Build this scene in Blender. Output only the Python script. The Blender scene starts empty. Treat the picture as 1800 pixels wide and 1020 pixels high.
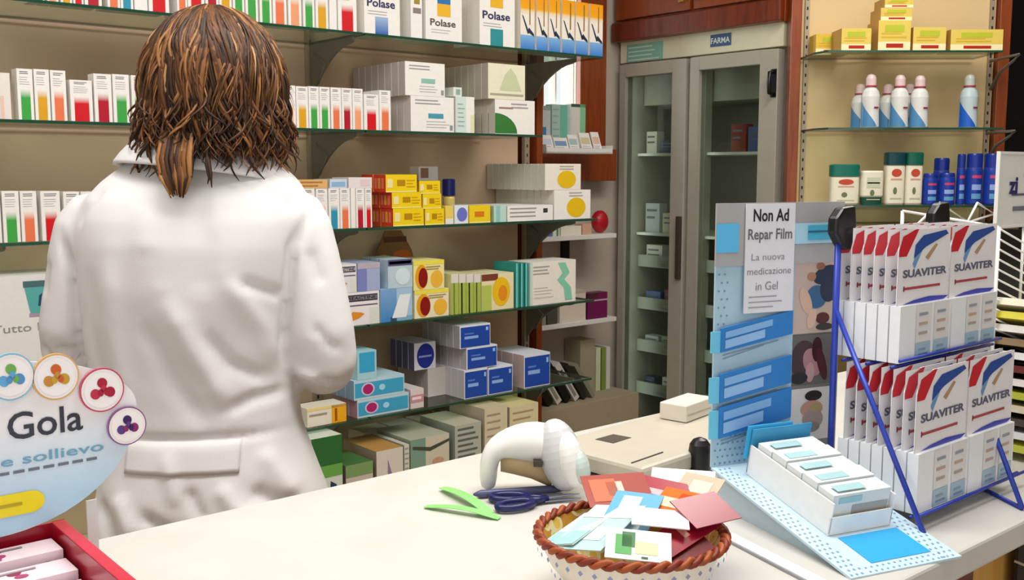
import bpy, math, random
import numpy as np
from mathutils import Vector, Matrix, noise
random.seed(7)
D=bpy.data; SC=bpy.context.scene; COL=SC.collection
pi=math.pi
# ---------------------------------------------------------------- camera
H=1.37; F=1800.0; YH=300.0
PITCH=math.atan((510-YH)/F); CP,SP=math.cos(PITCH),math.sin(PITCH)
cam=D.objects.new('camera',D.cameras.new('camera')); COL.objects.link(cam)
cam.location=(0,0,H); cam.rotation_euler=(pi/2-PITCH,0,0)
cam.data.sensor_width=36; cam.data.lens=36.0; cam.data.clip_start=.05
SC.camera=cam
# ---------------------------------------------------------------- world, lights, exposure
w=D.worlds.new('world'); SC.world=w; w.use_nodes=True
w.node_tree.nodes['Background'].inputs[0].default_value=(1.0,.99,.98,1)
w.node_tree.nodes['Background'].inputs[1].default_value=1.0
SC.view_settings.view_transform='Standard'; SC.view_settings.look='None'
SC.view_settings.gamma=1; SC.view_settings.use_curve_mapping=False
SC.view_settings.exposure=0.15
def area(name,loc,rot,sx,sy,en,col=(1,.985,.96)):
    l=D.lights.new(name,'AREA'); l.shape='RECTANGLE'; l.size=sx; l.size_y=sy; l.energy=en; l.color=col
    o=D.objects.new(name,l); COL.objects.link(o); o.location=loc; o.rotation_euler=rot; return o
area('ceiling_lamp_light',(.3,1.2,2.84),(0,0,0),1.6,.6,34)
area('ceiling_lamp_light',(1.1,2.75,2.84),(0,0,math.radians(40)),1.6,.5,30,(1,.97,.92))
area('ceiling_lamp_light',(-.9,1.3,2.84),(0,0,math.radians(40)),1.2,.5,16)
# ---------------------------------------------------------------- view helpers: pixel of the 1800x1020 photo -> point in the room
def ray(x,y):
    a=(x-900)/F; b=-(y-510)/F
    return Vector((a, CP+b*SP, -SP+b*CP))
def atZ(x,y,z):
    r=ray(x,y); k=(z-H)/r.z; return Vector((r.x*k,r.y*k,z))
def atY(x,y,Y):
    r=ray(x,y); k=Y/r.y; return Vector((r.x*k,Y,H+r.z*k))
class Frame:
    """upright local frame: local x along the width, local y away from the viewer, z up"""
    def __init__(s,px,py,ang):
        s.o=Vector((px,py,0)); s.a=ang; s.u=Vector((math.cos(ang),math.sin(ang),0)); s.n=Vector((-s.u.y,s.u.x,0))
    def P(s,a,t,z): return s.o+s.u*a+s.n*t+Vector((0,0,z))
    def hit(s,x,y,t=0):
        r=ray(x,y); c=Vector((0,0,H)); p=s.o+s.n*t
        k=(p-c).dot(s.n)/r.dot(s.n); q=c+r*k
        return (q-s.o).dot(s.u), q.z
    def loc(s,q): d=q-s.o; return d.dot(s.u),d.dot(s.n)
ANG=math.atan2(900.0*0+math.cos(math.atan(2150/1800*CP)),math.sin(math.atan(2150/1800*CP)))
p0=atY(500,300,3.0)
SH=Frame(p0.x,p0.y,ANG)                    # the long glass shelving; local t=0 is the shelf front edge
# ---------------------------------------------------------------- colours and materials
def lin(c):
    if isinstance(c,str): c=[int(c[i:i+2],16)/255 for i in (1,3,5)]
    return tuple((v/12.92 if v<=.04045 else ((v+.055)/1.055)**2.4) for v in c[:3])+(1,)
_m={}
def mat(name,col='#ffffff',rough=.5,metal=0,var=.06,scale=30,bump=0,bscale=200,spec=.5,sub=0,coat=0):
    if name in _m: return _m[name]
    m=D.materials.new(name); m.use_nodes=True; nt=m.node_tree; b=nt.nodes['Principled BSDF']
    c=lin(col); tc=nt.nodes.new('ShaderNodeTexCoord')
    n=nt.nodes.new('ShaderNodeTexNoise'); n.inputs['Scale'].default_value=scale; n.inputs['Detail'].default_value=4
    nt.links.new(tc.outputs['Object'],n.inputs['Vector'])
    r=nt.nodes.new('ShaderNodeMix'); r.data_type='RGBA'
    r.inputs[6].default_value=tuple(v*(1-var) for v in c[:3])+(1,); r.inputs[7].default_value=tuple(min(1,v*(1+var)) for v in c[:3])+(1,)
    nt.links.new(n.outputs['Fac'],r.inputs[0]); nt.links.new(r.outputs[2],b.inputs['Base Color'])
    b.inputs['Roughness'].default_value=rough; b.inputs['Metallic'].default_value=metal
    b.inputs['Specular IOR Level'].default_value=spec
    if coat: b.inputs['Coat Weight'].default_value=coat
    if sub: b.inputs['Subsurface Weight'].default_value=sub; b.inputs['Subsurface Scale'].default_value=.01
    if bump:
        n2=nt.nodes.new('ShaderNodeTexNoise'); n2.inputs['Scale'].default_value=bscale
        nt.links.new(tc.outputs['Object'],n2.inputs['Vector'])
        bp=nt.nodes.new('ShaderNodeBump'); bp.inputs['Strength'].default_value=bump; bp.inputs['Distance'].default_value=.002
        nt.links.new(n2.outputs['Fac'],bp.inputs['Height']); nt.links.new(bp.outputs[0],b.inputs['Normal'])
    _m[name]=m; return m
def vmat(name,rough=.45,var=.05,scale=60,spec=.4,bump=0,aniso=None):
    if name in _m: return _m[name]
    m=D.materials.new(name); m.use_nodes=True; nt=m.node_tree; b=nt.nodes['Principled BSDF']
    a=nt.nodes.new('ShaderNodeVertexColor'); a.layer_name='Col'
    tc=nt.nodes.new('ShaderNodeTexCoord'); n=nt.nodes.new('ShaderNodeTexNoise'); n.inputs['Scale'].default_value=scale
    if aniso:
        mp=nt.nodes.new('ShaderNodeMapping'); mp.inputs['Scale'].default_value=aniso
        nt.links.new(tc.outputs['Object'],mp.inputs[0]); nt.links.new(mp.outputs[0],n.inputs['Vector'])
    else: nt.links.new(tc.outputs['Object'],n.inputs['Vector'])
    mr=nt.nodes.new('ShaderNodeMapRange'); mr.inputs[3].default_value=1-var; mr.inputs[4].default_value=1+var
    nt.links.new(n.outputs['Fac'],mr.inputs[0])
    mx=nt.nodes.new('ShaderNodeVectorMath'); mx.operation='SCALE'
    nt.links.new(a.outputs['Color'],mx.inputs[0]); nt.links.new(mr.outputs[0],mx.inputs['Scale'])
    nt.links.new(mx.outputs[0],b.inputs['Base Color'])
    b.inputs['Roughness'].default_value=rough; b.inputs['Specular IOR Level'].default_value=spec
    if bump:
        bp=nt.nodes.new('ShaderNodeBump'); bp.inputs['Strength'].default_value=bump; bp.inputs['Distance'].default_value=.002
        nt.links.new(n.outputs['Fac'],bp.inputs['Height']); nt.links.new(bp.outputs[0],b.inputs['Normal'])
    _m[name]=m; return m
def glass(name,tint='#e6f2ea',refl=1.0,rough=.02):
    if name in _m: return _m[name]
    m=D.materials.new(name); m.use_nodes=True; nt=m.node_tree
    for n in list(nt.nodes):
        if n.type!='OUTPUT_MATERIAL': nt.nodes.remove(n)
    out=[n for n in nt.nodes][0]
    t=nt.nodes.new('ShaderNodeBsdfTransparent'); t.inputs[0].default_value=lin(tint)
    g=nt.nodes.new('ShaderNodeBsdfGlossy'); g.inputs['Roughness'].default_value=rough; g.inputs[0].default_value=(refl,refl,refl,1)
    f=nt.nodes.new('ShaderNodeFresnel'); f.inputs[0].default_value=1.5
    mx=nt.nodes.new('ShaderNodeMixShader')
    ge=nt.nodes.new('ShaderNodeNewGeometry'); iv=nt.nodes.new('ShaderNodeMath'); iv.operation='SUBTRACT'; iv.inputs[0].default_value=1; nt.links.new(ge.outputs['Backfacing'],iv.inputs[1])
    mu=nt.nodes.new('ShaderNodeMath'); mu.operation='MULTIPLY'; nt.links.new(f.outputs[0],mu.inputs[0]); nt.links.new(iv.outputs[0],mu.inputs[1])
    nt.links.new(mu.outputs[0],mx.inputs[0]); nt.links.new(t.outputs[0],mx.inputs[1]); nt.links.new(g.outputs[0],mx.inputs[2])
    nt.links.new(mx.outputs[0],out.inputs[0]); _m[name]=m; return m
def wood(name,c1,c2,scale=(3,3,.35),rough=.35):
    if name in _m: return _m[name]
    m=mat(name,c1,rough,coat=.15); nt=m.node_tree; b=nt.nodes['Principled BSDF']
    tc=nt.nodes.new('ShaderNodeTexCoord'); mp=nt.nodes.new('ShaderNodeMapping'); mp.inputs['Scale'].default_value=scale
    wv=nt.nodes.new('ShaderNodeTexNoise'); wv.inputs['Scale'].default_value=18; wv.inputs['Detail'].default_value=8; wv.inputs['Distortion'].default_value=.6
    r=nt.nodes.new('ShaderNodeValToRGB'); r.color_ramp.elements[0].color=lin(c1); r.color_ramp.elements[1].color=lin(c2)
    r.color_ramp.elements[0].position=.3; r.color_ramp.elements[1].position=.7
    nt.links.new(tc.outputs['Object'],mp.inputs[0]); nt.links.new(mp.outputs[0],wv.inputs['Vector'])
    nt.links.new(wv.outputs['Fac'],r.inputs[0]); nt.links.new(r.outputs[0],b.inputs['Base Color']); return m
PRINT=vmat('printed_card',.42); GLOSSP=vmat('glossy_print',.25,spec=.6); PLAST=vmat('coloured_plastic',.3,var=.03)
# ---------------------------------------------------------------- text
_t={}
def textmesh(s,bold):
    k=(s,bold)
    if k in _t: return _t[k]
    cu=D.curves.new('t','FONT'); cu.body=s; cu.size=1; cu.resolution_u=3; cu.offset=bold; cu.fill_mode='FRONT'
    o=D.objects.new('t',cu); COL.objects.link(o)
    bpy.context.view_layer.update()
    me=D.meshes.new_from_object(o.evaluated_get(bpy.context.evaluated_depsgraph_get()))
    vs=[(v.co.x,v.co.y) for v in me.vertices]; fs=[tuple(p.vertices) for p in me.polygons]
    D.objects.remove(o); D.curves.remove(cu); D.meshes.remove(me)
    xs=[v[0] for v in vs] or [0,1]; ys=[v[1] for v in vs] or [0,1]
    _t[k]=(vs,fs,min(xs),max(xs),min(ys),max(ys)); return _t[k]
# ---------------------------------------------------------------- mesh builder
class MB:
    def __init__(s): s.v=[];s.f=[];s.c=[];s.m=[];s.sm=[];s.M=Matrix()
    def add(s,vs,fs,col='#ffffff',mi=0,smooth=False,cols=None):
        b=len(s.v); s.v+= [s.M@Vector(v) for v in vs]; cc=lin(col) if not (isinstance(col,tuple) and len(col)==4) else col
        cl=[lin(c) for c in cols] if cols else None
        for f in fs:
            s.f.append([b+i for i in f]); s.c.append([cl[i] for i in f] if cl else [cc]*len(f)); s.m.append(mi); s.sm.append(smooth)
    def box(s,x0,x1,y0,y1,z0,z1,col='#ffffff',mi=0,fc=None):
        vs=[(x,y,z) for z in (z0,z1) for y in (y0,y1) for x in (x0,x1)]
        fs=[(0,1,5,4),(1,3,7,5),(3,2,6,7),(2,0,4,6),(4,5,7,6),(2,3,1,0)]  # front,right,back,left,top,bottom
        for i,f in enumerate(fs): s.add([vs[j] for j in f],[(0,1,2,3)],(fc or {}).get(i,col),mi)
    def rect(s,x0,x1,z0,z1,col,y=-.0006,top=None,mi=0):
        s.add([(x0,y,z0),(x1,y,z0),(x1,y,z1),(x0,y,z1)],[(0,1,2,3)],col,mi,cols=[col,col,top,top] if top else None)
    def poly(s,pts,col,y=-.0008,mi=0): s.add([(p[0],y,p[1]) for p in pts],[tuple(range(len(pts)))],col,mi)
    def disc(s,cx,cz,rx,rz,col,y=-.0008,n=24,mi=0,rot=0):
        c,q=math.cos(rot),math.sin(rot)
        s.poly([(cx+rx*math.cos(a)*c-rz*math.sin(a)*q, cz+rx*math.cos(a)*q+rz*math.sin(a)*c) for a in [2*pi*i/n for i in range(n)]],col,y,mi)
    def text(s,t,x,z,h,col,y=-.001,w=None,bold=.0,rot=0,mi=0):
        vs,fs,a,b,c,d=textmesh(t,bold); k=h/(textmesh('H',0)[5]); kx=k if w is None else w/(b-a)
        cr,sr=math.cos(rot),math.sin(rot)
        s.add([(x+(p[0]-a)*kx*cr-(p[1])*k*sr, y, z+(p[1])*k*cr+(p[0]-a)*kx*sr) for p in vs],fs,col,mi)
    def lines(s,x0,x1,z1,n,dz,h,col,y=-.0009,mi=0):
        for i in range(n):
            L=(x1-x0)*(.7+.3*random.random()); s.rect(x0,x0+L,z1-i*dz-h,z1-i*dz,col,y,mi=mi)
    def prism(s,pts,y0,y1,col='#ffffff',mi=0,sidecol=None,smooth=False):
        n=len(pts); s.add([(p[0],y0,p[1]) for p in pts],[tuple(range(n))],col,mi)
        s.add([(p[0],y1,p[1]) for p in pts],[tuple(range(n))[::-1]],col,mi)
        vs=[(p[0],y0,p[1]) for p in pts]+[(p[0],y1,p[1]) for p in pts]
        s.add(vs,[(i,n+i,n+(i+1)%n,(i+1)%n) for i in range(n)],sidecol or col,mi,smooth)
    def slab(s,pts,z0,z1,col='#ffffff',mi=0,top=None):
        n=len(pts); s.add([(p[0],p[1],z0) for p in pts],[tuple(range(n))[::-1]],col,mi)
        s.add([(p[0],p[1],z1) for p in pts],[tuple(range(n))],top or col,mi)
        vs=[(p[0],p[1],z0) for p in pts]+[(p[0],p[1],z1) for p in pts]
        s.add(vs,[(i,(i+1)%n,n+(i+1)%n,n+i) for i in range(n)],col,mi)
    def tube(s,P,R,n=8,col='#ffffff',mi=0,cap=True,flat=None,rx=None):
        P=[Vector(p) for p in P]; N=len(P)
        if not hasattr(R,'__len__'): R=[R]*N
        rings=[]; up=Vector((0,0,1))
        t0=(P[1]-P[0]).normalized(); side=t0.cross(up)
        if side.length<.1: side=t0.cross(Vector((0,1,0)))
        side.normalize()
        for i in range(N):
            t=(P[min(i+1,N-1)]-P[max(i-1,0)]).normalized()
            side=(side-t*side.dot(t)).normalized(); bn=t.cross(side)
            k=flat[i] if hasattr(flat,'__len__') else (flat or 1)
            rings.append([P[i]+side*math.cos(a)*R[i]+bn*math.sin(a)*R[i]*k for a in [2*pi*j/n for j in range(n)]])
        vs=[v for r in rings for v in r]
        fs=[(i*n+j,i*n+(j+1)%n,(i+1)*n+(j+1)%n,(i+1)*n+j) for i in range(N-1) for j in range(n)]
        if cap: fs+= [tuple(range(n))[::-1],tuple(range((N-1)*n,N*n))]
        s.add(vs,fs,col,mi,True)
    def loft(s,rings,col='#ffffff',mi=0,cap=True,closed=True,smooth=True,cols=None):
        n=len(rings[0]); N=len(rings); vs=[v for r in rings for v in r]
        for i in range(N-1):
            c=cols[i] if cols else col
            fs=[(j,(j+1)%n,n+(j+1)%n,n+j) for j in range(n if closed else n-1)]
            s.add(rings[i]+rings[i+1],fs,c,mi,smooth)
        if cap: s.add(rings[0],[tuple(range(n))[::-1]],cols[0] if cols else col,mi); s.add(rings[-1],[tuple(range(n))],cols[-1] if cols else col,mi)
    def lathe(s,prof,n=24,col='#ffffff',mi=0,cols=None,cx=0,cy=0):
        rings=[[(cx+r*math.cos(2*pi*j/n),cy+r*math.sin(2*pi*j/n),z) for j in range(n)] for r,z in prof]
        s.loft(rings,col,mi,True,cols=cols)
    def ell(s,c,r,n=20,m=12,col='#ffffff',mi=0,R=None):
        rings=[]
        for i in range(1,m):
            a=pi*i/m; ring=[]
            for j in range(n):
                b=2*pi*j/n; v=Vector((r[0]*math.sin(a)*math.cos(b),r[1]*math.sin(a)*math.sin(b),-r[2]*math.cos(a)))
                if R: v=R@v
                ring.append(tuple(Vector(c)+v))
            rings.append(ring)
        s.loft(rings,col,mi,True)
    def mesh(s,name,mats,weld=False):
        me=D.meshes.new(name); me.from_pydata([tuple(v) for v in s.v],[],s.f)
        ca=me.color_attributes.new('Col','FLOAT_COLOR','CORNER')
        flat=[x for cs in s.c for c in cs for x in c]; ca.data.foreach_set('color',flat)
        me.polygons.foreach_set('material_index',s.m); me.polygons.foreach_set('use_smooth',s.sm)
        for m in mats: me.materials.append(m)
        if weld:
            import bmesh
            bm=bmesh.new(); bm.from_mesh(me); bmesh.ops.remove_doubles(bm,verts=bm.verts,dist=.00005); bmesh.ops.recalc_face_normals(bm,faces=bm.faces); bm.to_mesh(me); bm.free()
        me.update(); return me
    def obj(s,name,mats=None,parent=None,loc=None,rot=None,weld=False,bevel=0,sub=0):
        if mats is None: mats=[PRINT]
        if not isinstance(mats,(list,tuple)): mats=[mats]
        o=D.objects.new(name,s.mesh(name,mats,weld or bevel>0 or sub>0)); COL.objects.link(o)
        if parent: o.parent=parent
        if loc is not None: o.location=loc
        if rot is not None: o.rotation_euler=rot if hasattr(rot,'__len__') else (0,0,rot)
        if bevel:
            b=o.modifiers.new('bevel','BEVEL'); b.width=bevel; b.segments=2; b.limit_method='ANGLE'
        if sub:
            b=o.modifiers.new('sub','SUBSURF'); b.levels=sub; b.render_levels=sub
        return o
def tag(o,label,cat,group=None,kind=None):
    o['label']=label; o['category']=cat
    if group: o['group']=group
    if kind: o['kind']=kind
    return o
def empty(name,loc=(0,0,0),rot=0):
    o=D.objects.new(name,None); COL.objects.link(o); o.location=loc; o.rotation_euler=(0,0,rot) if not hasattr(rot,'__len__') else rot; o.empty_display_size=.05; return o
def struct(o): o['kind']='structure'; return o
ORD='first second third fourth fifth sixth seventh eighth ninth tenth eleventh twelfth thirteenth fourteenth fifteenth sixteenth seventeenth eighteenth nineteenth twentieth'.split()+['twenty-'+w for w in 'first second third fourth fifth sixth seventh eighth ninth'.split()]+['thirtieth']+['thirty-'+w for w in 'first second third fourth fifth sixth seventh eighth ninth'.split()]+['fortieth']
def dup(o,loc=None,label=None,parent=None):
    c=o.copy(); COL.objects.link(c)
    if parent is not None: c.parent=parent
    if loc is not None: c.location=loc
    if label: c['label']=label
    for ch in o.children: dup(ch,parent=c)
    return c
# ================================================================= THE ROOM
WB=.62                                            # wall behind the shelving (SH frame)
PLASTER=mat('plaster_wall','#bcb0a2',.85,var=.05,scale=4,bump=.15,bscale=60)
TAN=mat('tan_laminate','#c8ab90',.55,var=.08,scale=3)
CREAM=mat('cream_panel','#d9bd8c',.5,var=.05,scale=3)
WOODR=wood('red_brown_wood','#7a3412','#98481c'); WOODD=wood('dark_red_wood','#5a200c','#7a3215')
WOODL=wood('honey_wood','#c08a3e','#d8a556')
METAL=mat('grey_metal','#5d5c55',.4,.6); WHITEM=mat('white_metal','#e8e6e0',.4,.1); BLACKP=mat('black_plastic','#0c0c0e',.35)
WHITEP=mat('white_plastic','#e9e8e4',.3,var=.02); BLUEW=mat('blue_painted_wire','#2a3fa8',.35,.2); NAVY=mat('navy_plastic','#161b55',.3)
STEEL=mat('brushed_steel','#8f93a8',.25,.8)
GL=glass('shelf_glass','#eaf4ec',.8,.03); GEDGE=mat('green_glass_edge','#1f4a38',.1,spec=.8)
WINGL=glass('window_glass','#f4f8f8')
TILE=mat('floor_tile','#a89c8a',.4,var=.08,scale=5)
mb=MB(); mb.box(-4,4,-1.5,7,-.06,0); struct(mb.obj('floor',TILE))
mb=MB(); mb.box(-4,4,-1.5,7,2.9,2.96); struct(mb.obj('ceiling',mat('white_ceiling','#efebe2',.9)))
# wall behind the shelving, with the window opening
wx0,wx1=SH.hit(948,200,WB)[0],SH.hit(1012,200,WB)[0]
wz0=SH.hit(980,262,WB)[1]; wz1=2.25
def fbox(F_,x0,x1,y0,y1,z0,z1): return (x0,x1,y0,y1,z0,z1)
mb=MB()
mb.box(-3.2,wx0,0,.1,0,2.9); mb.box(wx1,2.75,0,.1,0,2.9); mb.box(wx0,wx1,0,.1,0,wz0); mb.box(wx0,wx1,0,.1,wz1,2.9)
struct(mb.obj('wall_back',PLASTER,loc=SH.P(0,WB,0),rot=ANG))
# window: wooden frame and a pane
f1=SH.hit(1057,200,WB)[0]-wx1
mb=MB(); fw=wx1-wx0
mb.box(fw,fw+f1,-.03,.05,-.10,wz1-wz0+.07,mi=0); mb.box(-.07,0,-.03,.05,-.07,wz1-wz0+.07); mb.box(0,fw,-.03,.05,wz1-wz0,wz1-wz0+.07)
win=mb.obj('window_1',[WOODR],loc=SH.P(wx0,WB,wz0),rot=ANG,bevel=.003); struct(win)
mb=MB(); mb.box(-.10,fw+f1-.001,-.10,.03,-.14,0); struct(mb.obj('window_sill',[WOODR],parent=win,bevel=.003))
mb=MB(); mb.box(fw*.38,fw*.42,-.01,.03,0,wz1-wz0); mb.obj('mullion',[WHITEM],parent=win)
mb=MB(); mb.box(0,fw,.012,.018,0,wz1-wz0); mb.obj('pane',[WINGL],parent=win)
area('daylight_through_window',SH.P((wx0+wx1)/2,WB+.35,1.9),(pi/2,0,ANG+pi),fw+.1,.9,14,(.95,.98,1))
# right hand wall: frontal part behind the display shelves, doorway beyond, its darkness put into the far wall's colour
YD=4.04
mb=MB(); mb.box(1.10,1.90,YD+.02,YD+.05,0,2.9); struct(mb.obj('wall_right',mat('warm_cream_wall','#cdb68e',.8)))
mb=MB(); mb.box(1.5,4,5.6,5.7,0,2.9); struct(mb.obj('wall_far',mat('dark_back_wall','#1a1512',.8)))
mb=MB(); mb.box(-3.3,-3.2,-1.5,3.0,0,2.9); struct(mb.obj('wall_left',PLASTER))
mb=MB(); mb.box(3.2,3.3,-1.5,5.6,0,2.9); struct(mb.obj('wall_side',mat('dim_side_wall','#6a5a4c',.8)))
# ================================================================= GLASS SHELVING UNIT
E0=-1.25; DEP=.33
ZS=dict(A=1.787,B=1.4945,C=1.193,D=.8885,E=.591); ENDS=dict(A=1.305,B=1.005,C=1.28,D=1.27,E=1.26)
unit=tag(empty('shelving_unit',SH.P(0,0,0),ANG),'long tan back panel with steel uprights carrying the glass medicine shelves','shelving')
mb=MB(); mb.box(E0,1.19,DEP+.02,DEP+.045,0,2.5); mb.obj('back_panel',[TAN],unit)
mb=MB(); mb.box(1.255,1.285,DEP-.02,DEP+.12,0,2.6); mb.obj('side_panel',[WOODR],unit)
JT=.278
def upright(s,x1=.0):
    mb=MB(); mb.box(s-.012,s+.012,DEP+.0,DEP+.019,0.1,2.4)
    for i in range(60): mb.rect(s-.003,s+.003,.2+i*.036,.212+i*.036,'#222222',DEP-.0005,mi=1)
    mb.obj('upright',[mat('pale_metal','#a89a84',.45,.3),BLACKP],unit)
def bracket(s,z):
    # curved plate under the shelf: deep at the wall, sweeping out to a point under the front edge
    pts=[(0,0),(.27,0),(.27,-.012)]
    for i in range(9):
        a=i/8; pts.append((.25*(1-a)**1.0, -.018-.15*a**1.8))
    pts.append((0,-.19))
    m=MB(); m.M=Matrix.Translation((s,DEP-.002,z-.0075))@Matrix.Rotation(-pi/2,4,'Z')
    m.prism(pts,-.004,.004); m.tube([(.03,-.004,-.03),(.1,-.004,-.07),(.05,-.004,-.13)],.004,6)
    m.obj('bracket',[mat('bracket_metal','#7c7a70',.5,.3)],unit)
for s in (-.75,JT,1.222): upright(s)
for s,ks in ((-.75,'ABCDE'),(JT,'ABCDE'),(1.222,'ACDE')):
    for k in ks: bracket(s,ZS[k])
bracket(1.222-.01,ZS['B']) if False else None
PL=dict(A='top',B='second',C='third',D='fourth',E='fifth')
for k in 'ABCDE':
    for j,(a,b) in enumerate(((E0,JT-.004),(JT+.004,ENDS[k]))):
        mb=MB(); mb.box(a,b,0,DEP,-.008,-.0005,mi=1,fc=None)
        # top and bottom faces glass, rims green
        mb.m=[1,1,1,1,0,0]
        o=mb.obj('glass_shelf',[GL,GEDGE],loc=SH.P(0,0,ZS[k]),rot=ANG)
        tag(o,f'{PL[k]} glass shelf from the top of the tan shelving, {"left" if j==0 else "right"} pane','shelf','green edged glass shelves')
mb=MB(); mb.box(E0,1.19,-.10,DEP+.015,0,.27); mb.box(E0,1.19,-.11,DEP+.015,.27,.295)
o=mb.obj('low_cabinet',[mat('cream_laminate','#cfc4a8',.5)],loc=SH.P(0,0,0),rot=ANG,bevel=.002); tag(o,'low cream plinth cabinet under the lowest glass shelf','cabinet')
# ================================================================= MEDICINE BOXES
_bm={}
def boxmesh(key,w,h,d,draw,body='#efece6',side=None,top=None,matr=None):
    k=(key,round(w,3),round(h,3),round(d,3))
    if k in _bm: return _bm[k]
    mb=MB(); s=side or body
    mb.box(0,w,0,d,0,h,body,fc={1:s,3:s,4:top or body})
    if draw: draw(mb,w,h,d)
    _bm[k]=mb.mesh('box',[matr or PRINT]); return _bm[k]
CNT={}
DESC=[]
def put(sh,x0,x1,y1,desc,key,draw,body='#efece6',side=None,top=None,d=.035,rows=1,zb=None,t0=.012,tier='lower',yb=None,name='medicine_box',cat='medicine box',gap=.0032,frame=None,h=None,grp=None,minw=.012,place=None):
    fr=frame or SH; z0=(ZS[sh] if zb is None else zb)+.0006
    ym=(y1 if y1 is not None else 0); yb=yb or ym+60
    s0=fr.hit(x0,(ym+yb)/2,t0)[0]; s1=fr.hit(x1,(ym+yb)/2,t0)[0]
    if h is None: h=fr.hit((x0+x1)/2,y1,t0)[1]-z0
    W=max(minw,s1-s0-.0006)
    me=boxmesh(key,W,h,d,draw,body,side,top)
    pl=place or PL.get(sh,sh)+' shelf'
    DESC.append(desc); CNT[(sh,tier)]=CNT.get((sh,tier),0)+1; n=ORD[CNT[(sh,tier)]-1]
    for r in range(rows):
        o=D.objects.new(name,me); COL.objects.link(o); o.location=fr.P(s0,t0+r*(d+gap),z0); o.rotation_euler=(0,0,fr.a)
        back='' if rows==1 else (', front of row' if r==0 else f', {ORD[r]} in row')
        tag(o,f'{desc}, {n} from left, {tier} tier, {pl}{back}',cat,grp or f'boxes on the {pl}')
    return z0+h
TXTC='#6a7078'
def d_fade(c,wf=.56,c0=.5,hf=.6):
    def f(mb,w,h,d):
        a,b=w*(c0-wf/2),w*(c0+wf/2)
        mb.rect(a,b,0,h*hf*.72,c,top=c); mb.rect(a,b,h*hf*.72,h*hf,c,top='#efece6')
        mb.lines(w*.18,w*.85,h*.95,2,h*.035,h*.012,TXTC); mb.lines(w*.15,w*.8,h*.84,4,h*.045,h*.008,'#b4b6b6')
    return f
RED,GRN,ORG,YEL,PCH,TEA,DRD='#d2101e','#3fa345','#e8774c','#dba21c','#eda074','#2f93b0','#b3142a'
names={RED:'red',GRN:'green',ORG:'orange',YEL:'yellow',PCH:'peach',TEA:'teal',DRD:'crimson'}
def fade(sh,x0,x1,y1,c,rows=2,wf=.6,**k):
    return put(sh,x0,x1,y1,f'slim white box, {names[c]} fade',f'fade{c}{wf}',d_fade(c,wf),rows=rows,d=.045,**k)
# --- top shelf A
for x0,x1,c in ((60,80,GRN),(84,104,PCH),(108,128,YEL),(130,148,RED),(150,180,DRD),(190,212,ORG),(213,235,TEA),(262,298,RED),(312,330,ORG),(331,360,RED),(362,385,DRD),(386,408,YEL),(410,430,GRN),(432,454,GRN),(457,478,GRN),(480,504,ORG),(507,530,PCH),(533,553,GRN),(555,577,YEL)):
    fade('A',x0,x1,None,c,yb=40,h=.135,wf=.62)
for x0,x1 in ((237,260),(579,592)):
    put('A',x0,x1,None,'slim plain white box','plainw',lambda mb,w,h,d: mb.lines(w*.2,w*.8,h*.9,3,h*.05,h*.01,TXTC),yb=40,h=.135,d=.045,rows=2)
fade('A',594,627,None,RED,h=.13,yb=45,wf=.6,rows=1)
def d_pol(name,col1,col2):
    def f(mb,w,h,d):
        mb.rect(w*.3,w*.66,0,h*.32,col1,top='#9fb8d8' if col1!='#2f8f96' else col1)
        mb.text(name,w*.08,h*.5,h*.14,'#2c2c5c',w=w*.78,bold=.02)
        mb.rect(w*.3,w*.66,h*.72,h*.97,col2); mb.lines(w*.1,w*.8,h*.42,2,h*.05,h*.012,'#a8a8b0')
    return f
def d_pol2(mb,w,h,d):
    mb.text('Polase',w*.12,h*.27,h*.12,'#5c5648',w=w*.7,bold=.02); mb.rect(w*.32,w*.68,h*.45,h*.68,'#e8b224'); mb.rect(w*.32,w*.68,h*.68,h,'#2f72b4')
    mb.lines(w*.15,w*.8,h*.2,2,h*.05,h*.01,'#b8b0a8')
put('A',640,703,None,'Polase box with blue square','pol1',d_pol('Polase','#2a62b0','#3f9a9a'),yb=35,h=.165,d=.07,rows=2)
put('A',722,742,None,'narrow white olive marked box','pol3',lambda mb,w,h,d:(mb.rect(w*.3,w*.8,h*.62,h*.8,'#9c8a2c'),mb.rect(w*.2,w*.9,h*.45,h*.55,'#8a7c78')),yb=40,h=.17,d=.05,rows=2)
put('A',748,812,None,'Polase box with yellow square','pol2',d_pol2,yb=40,h=.17,d=.07,rows=2)
put('A',843,905,None,'Polase box with teal square','pol4',d_pol('Polase','#2f8f96','#e8b224'),yb=45,h=.175,d=.07,rows=2)
def d_run(mb,w,h,d):
    mb.rect(0,w,0,h*.26,'#3b7cc8',top='#7fb0e0'); mb.rect(0,w,h*.74,h,'#f0a81a',top='#f09a10'); mb.rect(0,w,h*.66,h*.74,'#efe6d8',top='#f0b848')
    mb.poly([(w*.1,h*.62),(w*.2,h*.60),(w*.62,h*.3),(w*.5,h*.28)],'#2a3a50'); mb.poly([(w*.45,h*.33),(w*.95,h*.24),(w*.95,h*.29),(w*.6,h*.4)],'#26334a')
    mb.lines(w*.62,w*.72,h*.95,1,1,h*.5,'#8a6a30')
for x0,x1 in ((915,940),(943,963),(965,985),(988,1010),(1012,1034),(1037,1060)):
    put('A',x0,x1,None,'tall orange and blue box','run',d_run,'#efe6d8',yb=50,h=.185,d=.06,rows=2)
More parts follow.
